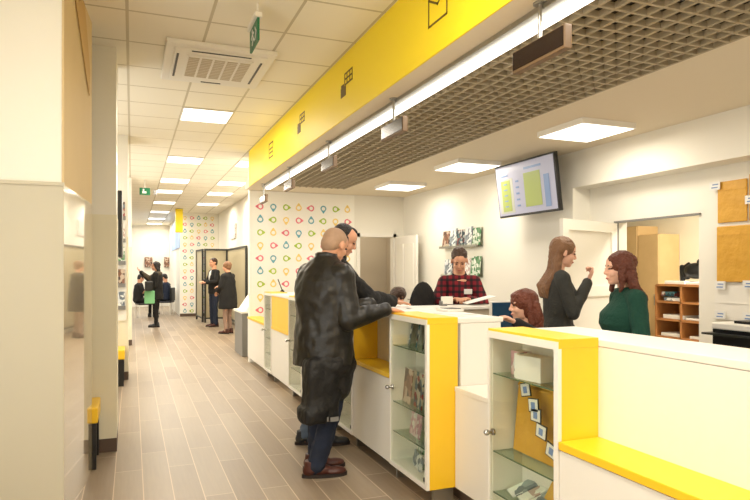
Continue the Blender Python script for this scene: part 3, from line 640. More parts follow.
for k, (y, z, h, w) in enumerate(((5.72, .875, .05, .3), (5.72, 1.095, .04, .28), (5.75, .655, .04, .3), (5.35, .655, .03, .25), (5.7, 1.305, .04, .3), (5.4, 1.305, .03, .25), (5.8, 1.15, .06, .2), (5.38, .875, .025, .3))):
    tag(MB().box((6.22, y - w / 2, z), (6.5, y + w / 2, z + h), bev=.004).build('paper_stack', COVERS[[6, 5, 6, 5, 6, 6, 0, 6][k]] if k in (1, 6) else 'paper'), ['paper stack in the second cubby row, left side', 'grey paper stack in the top left cubby', 'paper stack in the third cubby row, left side', 'paper stack in the third cubby row, right side', 'paper stack on top of the shelf unit, left', 'paper stack on top of the shelf unit, right', 'teal folder stack in the top left cubby', 'paper stack in the second cubby row, right side'][k], 'paper', 'papers in the back room shelf')
tag(MB().ball((6.35, 5.5, 1.47), (.08, .16, .1)).limb([(6.35, 5.62, 1.4), (6.35, 5.68, 1.5), (6.35, 5.6, 1.56)], [.04, .03, .02]).ball((6.33, 5.4, 1.58), (.05, .06, .04)).limb([(6.35, 5.7, 1.52), (6.35, 5.69, 1.34)], [.03, .03]).build('handbag', 'black', voxel=.012), 'black bag standing on top of the back room shelf unit', 'bag')
# parcels on the wall right of the doorway
X = 4.66
def mailer(y0, y1, z0, z1, label, x=X):
    return tag(MB().box((x, y0, z0), (x + .016, y1, z1), bev=.007).box((x - .004, y0 + .01, z1 - .08), (x + .003, y1 - .01, z1 - .065)).build('padded_mailer', 'parcel'), label, 'mailer', 'padded mailers on the wall')
mailer(3.55, 3.82, 1.88, 2.23, 'yellow padded mailer hanging at the top left of the wall display')
mailer(3.22, 3.53, 1.88, 2.26, 'yellow padded mailer hanging at the top right of the wall display')
mailer(3.5, 3.82, 1.38, 1.85, 'large yellow padded mailer, lower left on the wall display', X - .01)
mailer(3.15, 3.49, 1.38, 1.85, 'large yellow padded mailer, lower right on the wall display', X - .01)
for k, (y, z) in enumerate(((3.83, 2.2), (3.5, 2.05), (3.78, 1.35), (3.52, 1.36), (3.78, 1.1), (3.52, 1.1))):
    tag(MB().box((X - .02, y - .05, z - .035), (X - .014, y + .05, z + .035), m=0).box((X - .022, y - .03, z - .02), (X - .019, y + .03, z - .01), m=1).box((X - .022, y - .035, z + .005), (X - .019, y + .02, z + .015), m=1).build('label_holder', ['paper', 'tv_blue']),
        ['white label at the top left corner of the mailer display', 'white label between the two upper mailers', 'white label under the lower left mailer', 'white label under the lower right mailer', 'white label low on the slat panel, left', 'white label low on the slat panel, right'][k], 'label', 'price labels on the wall display')
tag(MB().box((X + .005, 2.9, 1.06), (X + .018, 3.85, 1.35)).box((X, 2.9, 1.2), (X + .006, 3.85, 1.205)).build('slat_panel', 'white'), 'pale slat panel on the wall below the mailers', 'panel')
t = thing('printer', 'white and black printer on a stand by the right wall', 'printer', (4.35, 3.2, 0))
MB().box((4.12, 2.85, .86), (4.6, 3.48, .9), bev=.01).box((4.16, 2.87, .98), (4.6, 3.46, 1.0)).box((4.14, 2.87, 1.03), (4.6, 3.45, 1.08), bev=.01).build('casing', 'white', t)
MB().box((4.16, 2.88, .9), (4.58, 3.45, 1.03)).box((4.2, 3.0, 1.08), (4.5, 3.3, 1.1)).build('paper_slot', 'black', t)
MB().box((4.1, 3.0, .985), (4.25, 3.5, 1.0)).build('tray', 'darkframe', t)
tag(MB().box((4.05, 2.6, .82), (4.66, 3.5, .858), bev=.003).box((4.1, 2.65, 0), (4.6, 2.7, .82)).box((4.1, 3.4, 0), (4.6, 3.45, .82)).build('side_table', 'white'), 'white side table under the printer', 'table')
# brochure racks on the right wall
def rack(z, y0, y1, label, n, cvs):
    t = thing('brochure_rack', label, 'rack', (XR - .06, (y0 + y1) / 2, z), 0, 'wall racks')
    MB().box((XR - .1, y0, z), (XR, y1, z + .02)).box((XR - .1, y0, z), (XR - .09, y1, z + .05)).box((XR - .01, y0, z), (XR, y1, z + .27)).build('shelf', 'glass', t)
    MB().box((XR - .102, y0, z), (XR - .098, y1, z + .03)).build('shelf_lip', 'steel', t)
    w = (y1 - y0) / n
    for k in range(n):
        yy = y1 - (k + .5) * w
        book('brochure', COVERS[cvs[k]], (XR - .05, yy, z + .022), (.012, w * .9, .24 + .03 * (k % 2)), 0, .1, '%s brochure, %s from the left in the %s wall rack' % (['teal', 'red', 'brown', 'pink', 'green', 'grey', 'white'][cvs[k]], ['first', 'second', 'third', 'fourth', 'fifth'][k], 'upper' if z > 1.7 else 'lower'), 'brochure', 'brochures in the wall racks')
rack(1.8, 7.25, 8.35, 'upper glass wall rack of brochures above the man in plaid', 5, [2, 5, 0, 5, 4])
rack(1.38, 7.25, 8.3, 'lower glass wall rack of brochures behind the man in plaid', 4, [5, 2, 6, 4])

# ---------------------------------------------------------------- far corridor
t = thing('folding_screen', 'dark-framed glass partition screen at the end of the corridor', 'partition', (2.1, 17.8, 0))
def frame(x0, y0, x1, y1, z1=2.07, w=.05):
    v = Vector((x1 - x0, y1 - y0, 0)); L2 = v.length; rz = math.atan2(v.y, v.x); Mx = Matrix.Translation((x0, y0, 0)) @ Matrix.Rotation(rz, 4, 'Z')
    f_ = MB().box((0, -.025, .02), (w, .025, z1)).box((L2 - w, -.025, .02), (L2, .025, z1)).box((w, -.025, z1 - w), (L2 - w, .025, z1)).box((w, -.025, .12), (L2 - w, .025, .16))
    bmesh.ops.transform(f_.bm, matrix=Mx, verts=f_.bm.verts[:]); o = f_.build('frame', 'darkframe', t)
    p_ = MB().box((w, -.005, .16), (L2 - w, .005, z1 - w)); bmesh.ops.transform(p_.bm, matrix=Mx, verts=p_.bm.verts[:]); p_.build('pane', 'screen_glass', o)
frame(1.86, 17.6, 2.5, 17.6); frame(2.5, 17.6, 2.56, 14.9); frame(1.78, 18.9, 1.84, 17.75)
t = thing('service_kiosk', 'grey metal cabinet with white sloping top at the counter end', 'kiosk', (1.95, 11.0, 0))
MB().box((1.74, 10.55, 0), (2.2, 11.35, .74), bev=.01).build('body', 'grey', t)
MB().box((1.72, 10.53, .74), (2.22, 11.37, .78), bev=.005).build('top', 'white', t)
MB().prism([(1.8, 10.6, .78), (2.2, 10.6, .78), (2.2, 10.6, 1.15), (2.05, 10.6, 1.15)], (0, .7, 0)).build('sloping_panel', 'white', t)
MB().box((2.22, 10.4, 0), (2.6, 12.2, 1.0), bev=.01).build('side_cabinet', 'grey', t)
tag(MB().box((2.585, 16.8, 2.35), (2.61, 17.7, 2.75)).build('wall_picture', COVERS[6]), 'small pale picture on the corridor side wall', 'picture')
for k, (x, w) in enumerate(((.62, .3), (1.36 - .0, .3))):
    tag(MB().box((x - w / 2, 26.4, 1.6), (x + w / 2 - .1 * k, 26.49, 2.0), bev=.01).build('wall_picture', COVERS[2]), ['brown picture on the far end wall, above the woman with the mint bag', 'brown picture on the far end wall, right of the other'][k], 'picture', 'pictures on the far end wall')
tag(MB().box((1.2, 19.0, 2.6), (1.4, 19.3, 3.28)).build('yellow_banner', 'fascia'), 'short yellow banner hanging at the left edge of the far papered wall', 'banner')
struct('window_1', MB().box((1.395, 20.5, 2.2), (1.415, 24.5, 3.15)), 'bluewin')
def armchair(x, y, rz, label):
    t = thing('waiting_chair', label, 'chair', (x, y, 0), rz, 'far waiting chairs')
    MB().box((-.22, -.22, .4), (.22, .22, .46), bev=.02).build('seat', 'black', t, wr='local'); MB().box((-.24, -.22, .46), (-.18, .22, .9), bev=.02).build('backrest', 'black', t, wr='local')
    for sx in (-.2, .18):
        for sy in (-.2, .18): MB().box((sx, sy, 0), (sx + .02, sy + .02, .4)).build('leg', 'white', t, wr='local')
armchair(1.05, 21.5, 2.8, 'dark waiting chair at the far end, right of the woman with the mint bag'); armchair(.35, 20.5, 3.4, 'dark waiting chair at the far end, behind the woman with the mint bag')
tag(MB().box((.75, 22.3, .7), (1.35, 22.9, .74)).box((.8, 22.35, 0), (.84, 22.39, .7)).box((1.26, 22.35, 0), (1.3, 22.39, .7)).box((.8, 22.8, 0), (.84, 22.84, .7)).box((1.26, 22.8, 0), (1.3, 22.84, .7)).build('waiting_table', 'white'), 'white table among the far waiting chairs', 'table')
# ---------------------------------------------------------------- people (built in local space: x forward, y left, z up)
def V(*a): return Vector(a)
def head_matrix(c, yaw, pitch, roll=0, s=1.0):
    return Matrix.Translation(c) @ Euler((roll, pitch, yaw), 'XYZ').to_matrix().to_4x4() @ Matrix.Scale(s, 4)
def merge(dst, src, mt):
    bmesh.ops.transform(src.bm, matrix=mt, verts=src.bm.verts[:])
    me = bpy.data.meshes.new('tmp'); src.bm.to_mesh(me); src.bm.free(); dst.bm.from_mesh(me); bpy.data.meshes.remove(me)
def head_shape(fem=False, ear=True):
    h = MB()
    h.ball((-.012, 0, .035), (.098, .077, .086), n=28)
    h.ball((.03, 0, .045), (.056, .064, .06), n=20)
    h.ball((.022, 0, -.035), (.062, .056 if fem else .06, .072), n=22)
    h.ball((.055, 0, -.088), (.026, .024 if fem else .03, .02))
    h.ball((.012, 0, -.07), (.05, .05, .035))
    for s in (-1, 1):
        h.ball((.055, s * .034, -.028), (.028, .022, .026))
        if ear: h.ball((-.008, s * .079, -.004), (.02, .01, .032), rot=Euler((0, -.2, s * .35)).to_matrix())
        h.ball((.072, s * .031, .028), (.013, .022, .008))
    h.limb([(.084, 0, .018), (.093, 0, -.006), (.1, 0, -.022)], [.008, .0085, .0115])
    for s in (-1, 1): h.ball((.095, s * .01, -.028), (.01, .008, .008))
    h.ball((.08, 0, -.055), (.012, .022, .0065)); h.ball((.078, 0, -.067), (.012, .019, .0065))
    return h
def hand_shape(side, curl=.5, spread=.09):
    """hand pointing +x, palm down (-z); side=+1 left hand (thumb towards -y), -1 right hand (thumb towards +y)"""
    h = MB(); th = -side
    h.ball((.0, 0, 0), (.03, .026, .02)); h.ball((.045, 0, 0), (.05, .041, .0155), n=20); h.ball((.03, th * .018, -.004), (.032, .02, .017))
    for k, (y, L_) in enumerate(((.03, .074), (.011, .083), (-.009, .078), (-.027, .06))):
        y *= th; a = (y * spread * 18) ; d = V(math.cos(a), math.sin(a), 0)
        p = V(.075 - abs(y) * .25, y, .002); pts = [p]; ang = curl * .5
        for q, fr in enumerate((.45, .3, .25)):
            pts.append(pts[-1] + (d * math.cos(ang) + V(0, 0, -1) * math.sin(ang)) * L_ * fr); ang += curl * .8
        h.limb(pts, [.0098, .009, .0084, .0072], n=10)
    h.limb([V(.01, th * .022, -.002), V(.038, th * .05, -.008), V(.066, th * .063, -.012), V(.088, th * .064, -.016)], [.015, .0125, .011, .009], n=10)
    return h
def person(label, loc, rz, J, C, vox=.008, group=None):
    """J joints, C clothes"""
    t = thing('person', label, 'person', loc, rz, group)
    sc = J.get('scale', 1)
    hm = head_matrix(J['head'], J.get('hyaw', 0), J.get('hpitch', 0), J.get('hroll', 0), J.get('hs', 1))
    chest, waist, hip = V(*J['chest']), V(*J['waist']), V(*J['hip'])
    skin = J.get('skin', 'skin'); fem = J.get('fem', False); B = J.get('bulk', 1)
    b = MB()
    merge(b, head_shape(fem, J.get('ear', True)), hm)
    neck_top = hm @ V(-.03, 0, -.05); nb = V(*J['neck'])
    b.limb([neck_top, nb, nb - V(.005, 0, .06)], [.05 if fem else .056, .055 if fem else .062, .07])
    b.rings([((hip.x, hip.y, hip.z - .1), .09, .13), (hip, .1, .15), (waist, .08, .12), (chest, .1, .15), ((nb.x, nb.y, nb.z - .04), .07, .12)])
    arms = []
    for s, k in ((1, 'L'), (-1, 'R')):
        sh, el, wr = V(*J['sh' + k]), V(*J['el' + k]), V(*J['wr' + k])
        b.limb([V(nb.x, nb.y + s * .05, nb.z - .06), sh, el, wr], [.05, .045, .036, .025])
        d = V(*J.get('hd' + k, (wr - el))).normalized(); up = V(*J.get('hu' + k, (0, 0, 1)))
        y = up.cross(d)
        if y.length < .1: y = V(0, 1, 0).cross(d)
        y.normalize(); z = d.cross(y)
        mt = Matrix((d, y, z)).transposed().to_4x4(); mt.translation = wr + d * .02
        if J.get('hands', True): merge(b, hand_shape(s, J.get('cu' + k, .5)), mt)
        hp, kn, an = V(*J['hp' + k]), V(*J['kn' + k]), V(*J['an' + k])
        b.limb([hp, kn, an, an - V(0, 0, .05)], [.075, .05, .036, .034])
        arms.append((sh, el, wr, s))
    b.build('body', skin, t, wr='local', voxel=min(vox, .006), sm=3)
    # face
    if J.get('face', True):
        for s in (-1, 1):
            e = MB().ball((0, 0, 0), (.009, .013, .0055), n=12)
            merge2 = Matrix.Translation(V(.079, s * .031, .007)); bmesh.ops.transform(e.bm, matrix=hm @ merge2, verts=e.bm.verts[:]); e.build('eye', 'eye', t, wr='local', smooth=True)
            e = MB().limb([(.082, s * .018, .027), (.079, s * .034, .031), (.07, s * .048, .026)], [.004, .004, .003], n=8)
            bmesh.ops.transform(e.bm, matrix=hm, verts=e.bm.verts[:]); e.build('eyebrow', C.get('brow', 'hair_brown'), t, wr='local', smooth=True)
        e = MB().ball((.085, 0, -.0605), (.009, .021, .006), n=12); bmesh.ops.transform(e.bm, matrix=hm, verts=e.bm.verts[:]); e.build('mouth', 'lip', t, wr='local', smooth=True)
    # hair
    if 'hair' in C:
        h = MB(); C['hair'](h, hm); h.build('hair', C['hairmat'], t, wr='local', voxel=C.get('hvox', .006), disp=C.get('hdisp', .006), dscale=22, sm=2)
    # top garment
    cm = C['top']; g = MB(); k_ = C.get('pad', .025); low = C.get('low', hip.z - .1)
    rs = []
    for (c_, rx, ry) in C['torso']: rs.append((V(*c_), rx, ry))
    g.rings(rs, n=32)
    for sh, el, wr, s in arms:
        w_ = wr + (wr - el).normalized() * -.005
        if C.get('sleeve') == 'short': w_ = el + (wr - el) * .25
        up = C.get('arm', (.075, .06, .045))
        mid = (sh + el) / 2
        g.limb([V(nb.x + (sh.x - nb.x) * .4, nb.y + (sh.y - nb.y) * .5, sh.z + .01), sh, mid, el, (el + w_) / 2, w_], [up[0] * .95, up[0], (up[0] + up[1]) / 2, up[1], (up[1] + up[2]) / 2, up[2]])
    if C.get('collar'):
        for k in range(16):
            a = 2 * PI * k / 16; r = C['collar']
            g.ball((nb.x + r * math.cos(a) - .005, nb.y + r * math.sin(a), nb.z + .0 + C.get('collarz', .0) - .028 * math.cos(a)), (.018, .02, .035), n=8)
    if C.get('standcollar'):
        g.rings([((nb.x - .005, nb.y, nb.z - .06), .095, .11), ((nb.x, nb.y, nb.z), .088, .092), ((nb.x + .004, nb.y, nb.z + .045), .088, .088), ((nb.x + .004, nb.y, nb.z + .05), .07, .07)])
    g.build(C.get('topname', 'jacket'), cm, t, wr='local', voxel=vox, disp=C.get('wr', .012), dscale=C.get('ws', 9), sm=C.get('sm', 3))
    # trousers
    if C.get('legs'):
        g = MB(); lw = C.get('lw', (.095, .07, .06))
        g.rings([((hip.x, hip.y, hip.z - .12), .1, .15), (hip, .125, .175), ((waist.x, waist.y, waist.z), .1, .15)])
        for k in 'LR':
            hp, kn, an = V(*J['hp' + k]), V(*J['kn' + k]), V(*J['an' + k])
            g.limb([hp, (hp + kn) / 2, kn, (kn + an) / 2, an], [lw[0], (lw[0] + lw[1]) / 2, lw[1], (lw[1] + lw[2]) / 2, lw[2]])
        g.build(C.get('legname', 'trousers'), C['legs'], t, wr='local', voxel=vox, disp=.01, dscale=14)
    # shoes
    if C.get('shoe'):
        for k in 'LR':
            an = V(*J['an' + k]); a = J.get('toe' + k, 0); z0 = an.z - .085
            ss = C.get('shoescale', 1); g = MB(); g.ball((-.04, 0, .05), (.045, .038, .05)); g.ball((.03, 0, .045), (.08, .04, .042)); g.ball((.12, 0, .034), (.075, .046, .032)); g.cyl((-.03, 0, .04), (-.03, 0, .12), .048, .042)
            mt = Matrix.Translation((an.x, an.y, z0)) @ Matrix.Rotation(a, 4, 'Z') @ Matrix.Diagonal((ss, ss, 1, 1))
            bmesh.ops.transform(g.bm, matrix=mt, verts=g.bm.verts[:]); s_ = g.build('shoe', C['shoe'], t, wr='local', voxel=.007)
            q = MB(); n = 20; prof = []
            for i in range(n):
                a2 = 2 * PI * i / n; x = .055 + .145 * math.cos(a2); y = (.044 + .006 * math.cos(a2)) * math.sin(a2) ; prof.append((x, y * 1.05, 0))
            q.prism(prof, (0, 0, .026)); bmesh.ops.transform(q.bm, matrix=mt, verts=q.bm.verts[:]); q.build('sole', C.get('sole', 'sole'), s_, wr='local')
    return t
def loc_fn(loc, rz):
    R = Matrix.Rotation(-rz, 3, 'Z')
    return lambda x, y, z: tuple(R @ Vector((x - loc[0], y - loc[1], z - loc[2])))
def cap_hair(back=.02, up=.0, r=(.1, .086, .088), extra=None):
    def f(h, hm):
        g = MB(); g.ball((-back, 0, .045 + up), r, n=28)
        g.ball((-.055, 0, -.0), (.06, .072, .075), n=20)
        if extra: extra(g)
        merge(h, g, hm)
    return f
def long_hair(length, spread=.07, back=-.07, part=True, sway=0, front=False, pony=False):
    def f(h, hm):
        g = MB(); g.ball((-.022, 0, .042), (.105, .088, .092), n=28); g.ball((-.05, 0, -.01), (.07, .082, .09), n=24)
        merge(h, g, hm)
        for k in range(-3, 4):
            y = k * spread / 3; x0 = back + .012 * abs(k); a = hm @ V(x0, y, -.02)
            pts = [hm @ V(x0 * .8, y * .9, .03), a, a + V(-.02, y * .25, -length * .4), a + V(-.035 + sway, y * .35, -length * .75), a + V(-.03 + sway, y * .3, -length)]
            h.limb(pts, [.04, .036, .034, .03, .014], n=10)
        if front:
            for s in (-1, 1):
                a = hm @ V(.0, s * .078, .02)
                h.limb([a, hm @ V(.012, s * .084, -.06), hm @ V(.02, s * .085, -.06) + V(0, 0, -length * .35)], [.03, .03, .016], n=10)
    return f

# 1. the man in the long leather jacket, seen from behind, forearm on the counter
L1 = (1.285, 4.25, 0); r1 = math.radians(28); f1 = loc_fn(L1, r1)
J1 = dict(head=(.085, -.03, 1.655), hyaw=.0, hpitch=.36, neck=(.03, 0, 1.555), chest=(-.0, 0, 1.3), waist=(.0, 0, 1.06), hip=(0, 0, .92),
          shR=(.0, -.185, 1.44), elR=f1(1.40, 4.02, 1.13), wrR=f1(1.66, 4.0, 1.205), hdR=f1(1.27 + .35, 4.25 + .0, -.05), cuR=.22,
          shL=(.03, .185, 1.44), elL=(.17, .27, 1.14), wrL=f1(1.68, 4.35, 1.215), hdL=f1(1.27 + .35, 4.25 - .05, -.06), cuL=.25,
          hpL=(0, .09, .88), knL=(.06, .12, .48), anL=f1(1.275, 4.42, .085), hpR=(0, -.09, .88), knR=(.0, -.08, .48), anR=f1(1.225, 4.25, .085), toeR=-.62, toeL=-.5, hs=1.03)
C1 = dict(top='leather', torso=[((.0, 0, .80), .2, .245), ((.0, 0, .95), .19, .235), ((.0, 0, 1.12), .185, .225), ((-.01, 0, 1.28), .18, .235), ((-.01, 0, 1.4), .16, .235), ((-.0, 0, 1.47), .135, .205), ((.01, 0, 1.53), .105, .14), ((.02, 0, 1.57), .085, .095)],
          arm=(.088, .074, .052), standcollar=True, legs='jeans', shoe='brownshoe', shoescale=1.14, hairmat='stubble', hair=cap_hair(.0165, -.008, (.0985, .0785, .088)), hdisp=.0, hvox=.005, wr=.015, ws=7, lw=(.1, .074, .066))
person('bald man in a black leather jacket and jeans, seen from behind, leaning on the counter', L1, r1, J1, C1)
# his bag / second coat hanging in front of the legs
bt = thing('shoulder_bag', 'large black fabric bag with small white print against the jeans of the bald man', 'bag', (1.27, 4.1, .41))
bb = MB().box((-.17, -.09, .0), (.07, .09, .45), bev=.04).box((-.2, -.1, 0), (-.02, .1, .12), bev=.03).ball((.1, 0, .3), (.09, .08, .17)).ball((.05, 0, .4), (.17, .11, .14))
bmesh.ops.transform(bb.bm, matrix=Matrix.Translation((1.27, 4.12, .425)) @ Matrix.Rotation(.1, 4, 'Z'), verts=bb.bm.verts[:])
bb.build('bag_body', 'bagcloth', bt, voxel=.012, disp=.012, dscale=9)
pz = MB().box((-.055, -.1165, .03), (-.045, -.1125, .06)).box((-.03, -.1165, .025), (.03, -.1125, .055))
bmesh.ops.transform(pz.bm, matrix=Matrix.Translation((1.27, 4.105, .425)) @ Matrix.Rotation(.1, 4, 'Z'), verts=pz.bm.verts[:])
pz.build('printed_mark', 'grey', bt)

# 2. the dark-haired man beyond him, in profile
L2 = (1.5, 4.95, 0); r2 = math.radians(-8); f2 = loc_fn(L2, r2)
def receding(h, hm):
    g = MB(); g.ball((-.034, 0, .047), (.09, .084, .086), n=28); g.ball((-.055, 0, -.02), (.055, .07, .07), n=20); g.ball((.02, 0, .095), (.05, .03, .03))
    for s in (-1, 1): g.ball((.012, s * .072, .0), (.016, .012, .04))
    merge(h, g, hm)
J2 = dict(head=(.165, -.04, 1.725), hyaw=-.18, hpitch=.42, neck=(.1, -.02, 1.6), chest=(.04, 0, 1.38), waist=(0, 0, 1.1), hip=(-.02, 0, .97),
          shR=(.09, -.19, 1.5), elR=f2(1.78, 4.62, 1.25), wrR=f2(2.03, 4.75, 1.215), hdR=(.2, .02, -.02), cuR=.2,
          shL=(.07, .19, 1.5), elL=f2(1.75, 5.2, 1.25), wrL=f2(2.02, 5.05, 1.215), hdL=(.2, -.06, -.02), cuL=.3,
          hpL=(-.02, .1, .93), knL=(.0, .1, .5), anL=f2(1.37, 5.08, .085), hpR=(-.02, -.1, .93), knR=(.04, -.06, .5), anR=f2(1.53, 4.98, .085), toeR=.0, toeL=.0, hs=1.04)
C2 = dict(top='blackcloth', torso=[((-.01, 0, .86), .15, .2), ((0, 0, 1.1), .15, .2), ((.03, 0, 1.35), .16, .215), ((.06, 0, 1.48), .13, .2), ((.08, 0, 1.56), .09, .12), ((.09, 0, 1.6), .075, .085)],
          arm=(.082, .068, .055), collar=.075, collarz=.0, legs='jeans2', shoe='darkshoe', hairmat='hair_black', hair=receding, hdisp=.003, wr=.014, brow='hair_black')
person('tall dark-haired man with receding hair in a black jacket, in profile at the counter', L2, r2, J2, C2)

# generic helper poses
def standing(h=1.68, **k):
    s = h / 1.75
    J = dict(head=(.03, 0, 1.635 * s), neck=(0, 0, 1.47 * s), chest=(0, 0, 1.28 * s), waist=(0, 0, 1.08 * s), hip=(0, 0, .94 * s),
             shR=(0, -.17, 1.40 * s), elR=(-.02, -.22, 1.12 * s), wrR=(.06, -.22, .88 * s), shL=(0, .17, 1.40 * s), elL=(-.02, .22, 1.12 * s), wrL=(.06, .22, .88 * s),
             hpL=(0, .09, .9 * s), knL=(.02, .09, .5 * s), anL=(0, .09, .085), hpR=(0, -.09, .9 * s), knR=(.02, -.09, .5 * s), anR=(0, -.09, .085))
    J.update(k); return J
def seated(zs, head_z, **k):
    J = dict(head=(.06, 0, head_z), neck=(.02, 0, head_z - .165), chest=(0, 0, head_z - .36), waist=(-.02, 0, head_z - .55), hip=(-.04, 0, zs + .12),
             shR=(.02, -.18, head_z - .235), shL=(.02, .18, head_z - .235), elR=(.1, -.24, head_z - .48), elL=(.1, .24, head_z - .48), wrR=(.3, -.12, head_z - .46), wrL=(.3, .12, head_z - .46),
             hpL=(0, .1, zs + .08), knL=(.4, .12, zs + .06), anL=(.38, .12, .085), hpR=(0, -.1, zs + .08), knR=(.4, -.12, zs + .06), anR=(.38, -.12, .085))
    J.update(k); return J
def torso_f(neck_z, w=1, d=1, low=.8, bust=0, lean=0):
    n = neck_z
    return [((0, 0, low), .125 * d, .175 * w), ((0, 0, n - .45), .12 * d, .165 * w), ((.0, 0, n - .38), .11 * d, .145 * w), ((.01 + bust * .5, 0, n - .24), (.12 + bust) * d, .165 * w), ((.01 + bust * .4, 0, n - .17), (.12 + bust * .8) * d, .17 * w), ((0, 0, n - .08), .095 * d, .165 * w), ((0, 0, n - .02), .07, .11), ((0, 0, n + .02), .055, .06)]
# 3. clerk in plaid, seated facing the counter, looking down
Lp = (3.11, 5.53, 0); rp = math.radians(-118)
Jp = seated(.55, 1.535, hpitch=.5, head=(.1, 0, 1.57), neck=(.03, 0, 1.425), shR=(.02, -.15, 1.355), shL=(.02, .15, 1.355), elR=(.12, -.24, 1.14), elL=(.12, .24, 1.14), wrR=(.34, -.08, 1.19), wrL=(.33, .1, 1.19), cuR=.8, hs=.98)
Cp = dict(top='plaid', topname='shirt', torso=[((-.02, 0, .62), .14, .19), ((-.02, 0, 1.0), .13, .165), ((.0, 0, 1.2), .13, .17), ((.01, 0, 1.34), .105, .17), ((.02, 0, 1.39), .07, .1), ((.025, 0, 1.42), .06, .065)], arm=(.07, .058, .045), legs='jeans', shoe='darkshoe',
          collar=.06, hairmat='hair_brown', hair=cap_hair(.022, .012, (.098, .083, .088)), hdisp=.007, wr=.008)
tp = person('young clerk in a red and black plaid shirt, looking down behind the counter', Lp, rp, Jp, Cp)
MB().box((.139, .045, 1.24), (.148, .125, 1.29)).build('name_badge', 'paper', tp, wr='local')
# 4. seated woman, red-brown bob, in profile to the left
L4 = (2.81, 3.89, 0); r4 = math.radians(165); f4 = loc_fn(L4, r4)
J4 = seated(.45, 1.2, fem=True, skin='skin_p', hpitch=.05, head=(.07, 0, 1.21), shR=(.02, -.16, .985), shL=(.02, .16, .985), ear=False, elR=(.14, -.2, .84), elL=f4(2.78, 3.67, .98), wrR=(.36, -.12, .9), wrL=f4(2.56, 3.72, 1.1), cuL=.9)
def bob(h, hm):
    g = MB(); g.ball((-.02, 0, .04), (.108, .094, .09), n=28); g.ball((-.05, 0, -.03), (.078, .092, .095), n=24)
    for s in (-1, 1): g.limb([(-.03, s * .076, .03), (-.028, s * .084, -.05), (-.035, s * .086, -.13)], [.03, .03, .028])
    for k in range(-2, 3): g.limb([(-.07, k * .035, 0), (-.09, k * .04, -.1), (-.08, k * .04, -.2)], [.04, .042, .03])
    g.limb([(.05, -.05, .078), (.072, 0, .076), (.05, .05, .078)], [.02, .02, .02])
    merge(h, g, hm)
C4 = dict(top='blackcloth', topname='blouse', torso=[((-.02, 0, .5), .14, .19), ((-.02, 0, .75), .12, .165), ((0, 0, .9), .13, .17), ((.0, 0, 1.0), .1, .16), ((.01, 0, 1.05), .06, .07)], arm=(.06, .05, .04), legs='blackcloth', shoe='darkshoe', hairmat='hair_red', hair=bob, hdisp=.006, wr=.006)
person('seated woman with red-brown bobbed hair, head just above the counter beside the blue monitor', L4, r4, J4, C4)
# 5. standing woman, long dark-blond hair, grey jacket, hand raised
L5 = (3.31, 4.22, 0); r5 = math.radians(-25)
J5 = standing(1.77, fem=True, skin='skin_p', head=(.05, 0, 1.622), hpitch=.22, neck=(.0, 0, 1.465), elR=(.07, -.21, 1.13), wrR=(.22, -.09, 1.38), hdR=(.05, .03, .1), huR=(1, 0, 0), cuR=1.25, elL=(.02, .2, 1.13), wrL=(.16, .12, .95), hs=1.02, ear=True)
C5 = dict(top='greycloth', torso=torso_f(1.465, 1.06, 1.04, .78, .015), arm=(.062, .052, .042), legs='blackcloth', shoe='darkshoe', hairmat='hair_blond', hair=long_hair(.36, .062, -.085, sway=-.07), hdisp=.006, wr=.008, collar=.058)
person('standing woman in a grey jacket with long dark-blond hair, one hand raised', L5, r5, J5, C5)
# 6. standing woman, dark-red hair, green jumper, facing left
L6 = (3.22, 3.35, 0); r6 = math.radians(158)
J6 = standing(1.62, fem=True, skin='skin_p', head=(.06, 0, 1.485), hpitch=.05, neck=(.0, 0, 1.345), elR=(.0, -.23, 1.03), wrR=(.16, -.2, .9), elL=(.0, .23, 1.03), wrL=(.14, .2, .92), shL=(0, .16, 1.285), shR=(0, -.16, 1.285), hs=.98, ear=False)
C6 = dict(top='greencloth', topname='jumper', sleeve='short', torso=torso_f(1.345, .98, 1.02, .7, .04), arm=(.066, .06, .05), legs='blackcloth', shoe='darkshoe', hairmat='hair_dark', hair=long_hair(.25, .078, -.085, sway=-.05, front=True), hdisp=.008, wr=.006)
t6 = person('standing woman in a dark green jumper with dark-red hair, facing left near the doorway', L6, r6, J6, C6)
hc = MB().limb([(-.03, .07, .0), (-.0, .088, .02)], [.006, .006]); 
bmesh.ops.transform(hc.bm, matrix=head_matrix(J6['head'], 0, .05), verts=hc.bm.verts[:]); hc.build('hair_clip', 'steel', t6, wr='local')
# 7. mostly hidden seated person, only brown hair above the counter
L7 = (2.83, 6.45, 0)
J7 = seated(.42, 1.15, head=(.05, 0, 1.15), fem=True, ear=False)
person('seated person behind the counter, only brown hair showing above the hands of the men', L7, -1.9, J7, dict(top='blackcloth', topname='shirt', torso=[((-.02, 0, .5), .14, .19), ((-.02, 0, .75), .12, .17), ((0, 0, .9), .12, .18), ((.02, 0, 1.0), .06, .07)], arm=(.06, .05, .04), legs='jeans', shoe='darkshoe', hairmat='hair_brown', hair=cap_hair(.01, .01, (.108, .094, .088)), hdisp=.006, wr=.006), vox=.012)
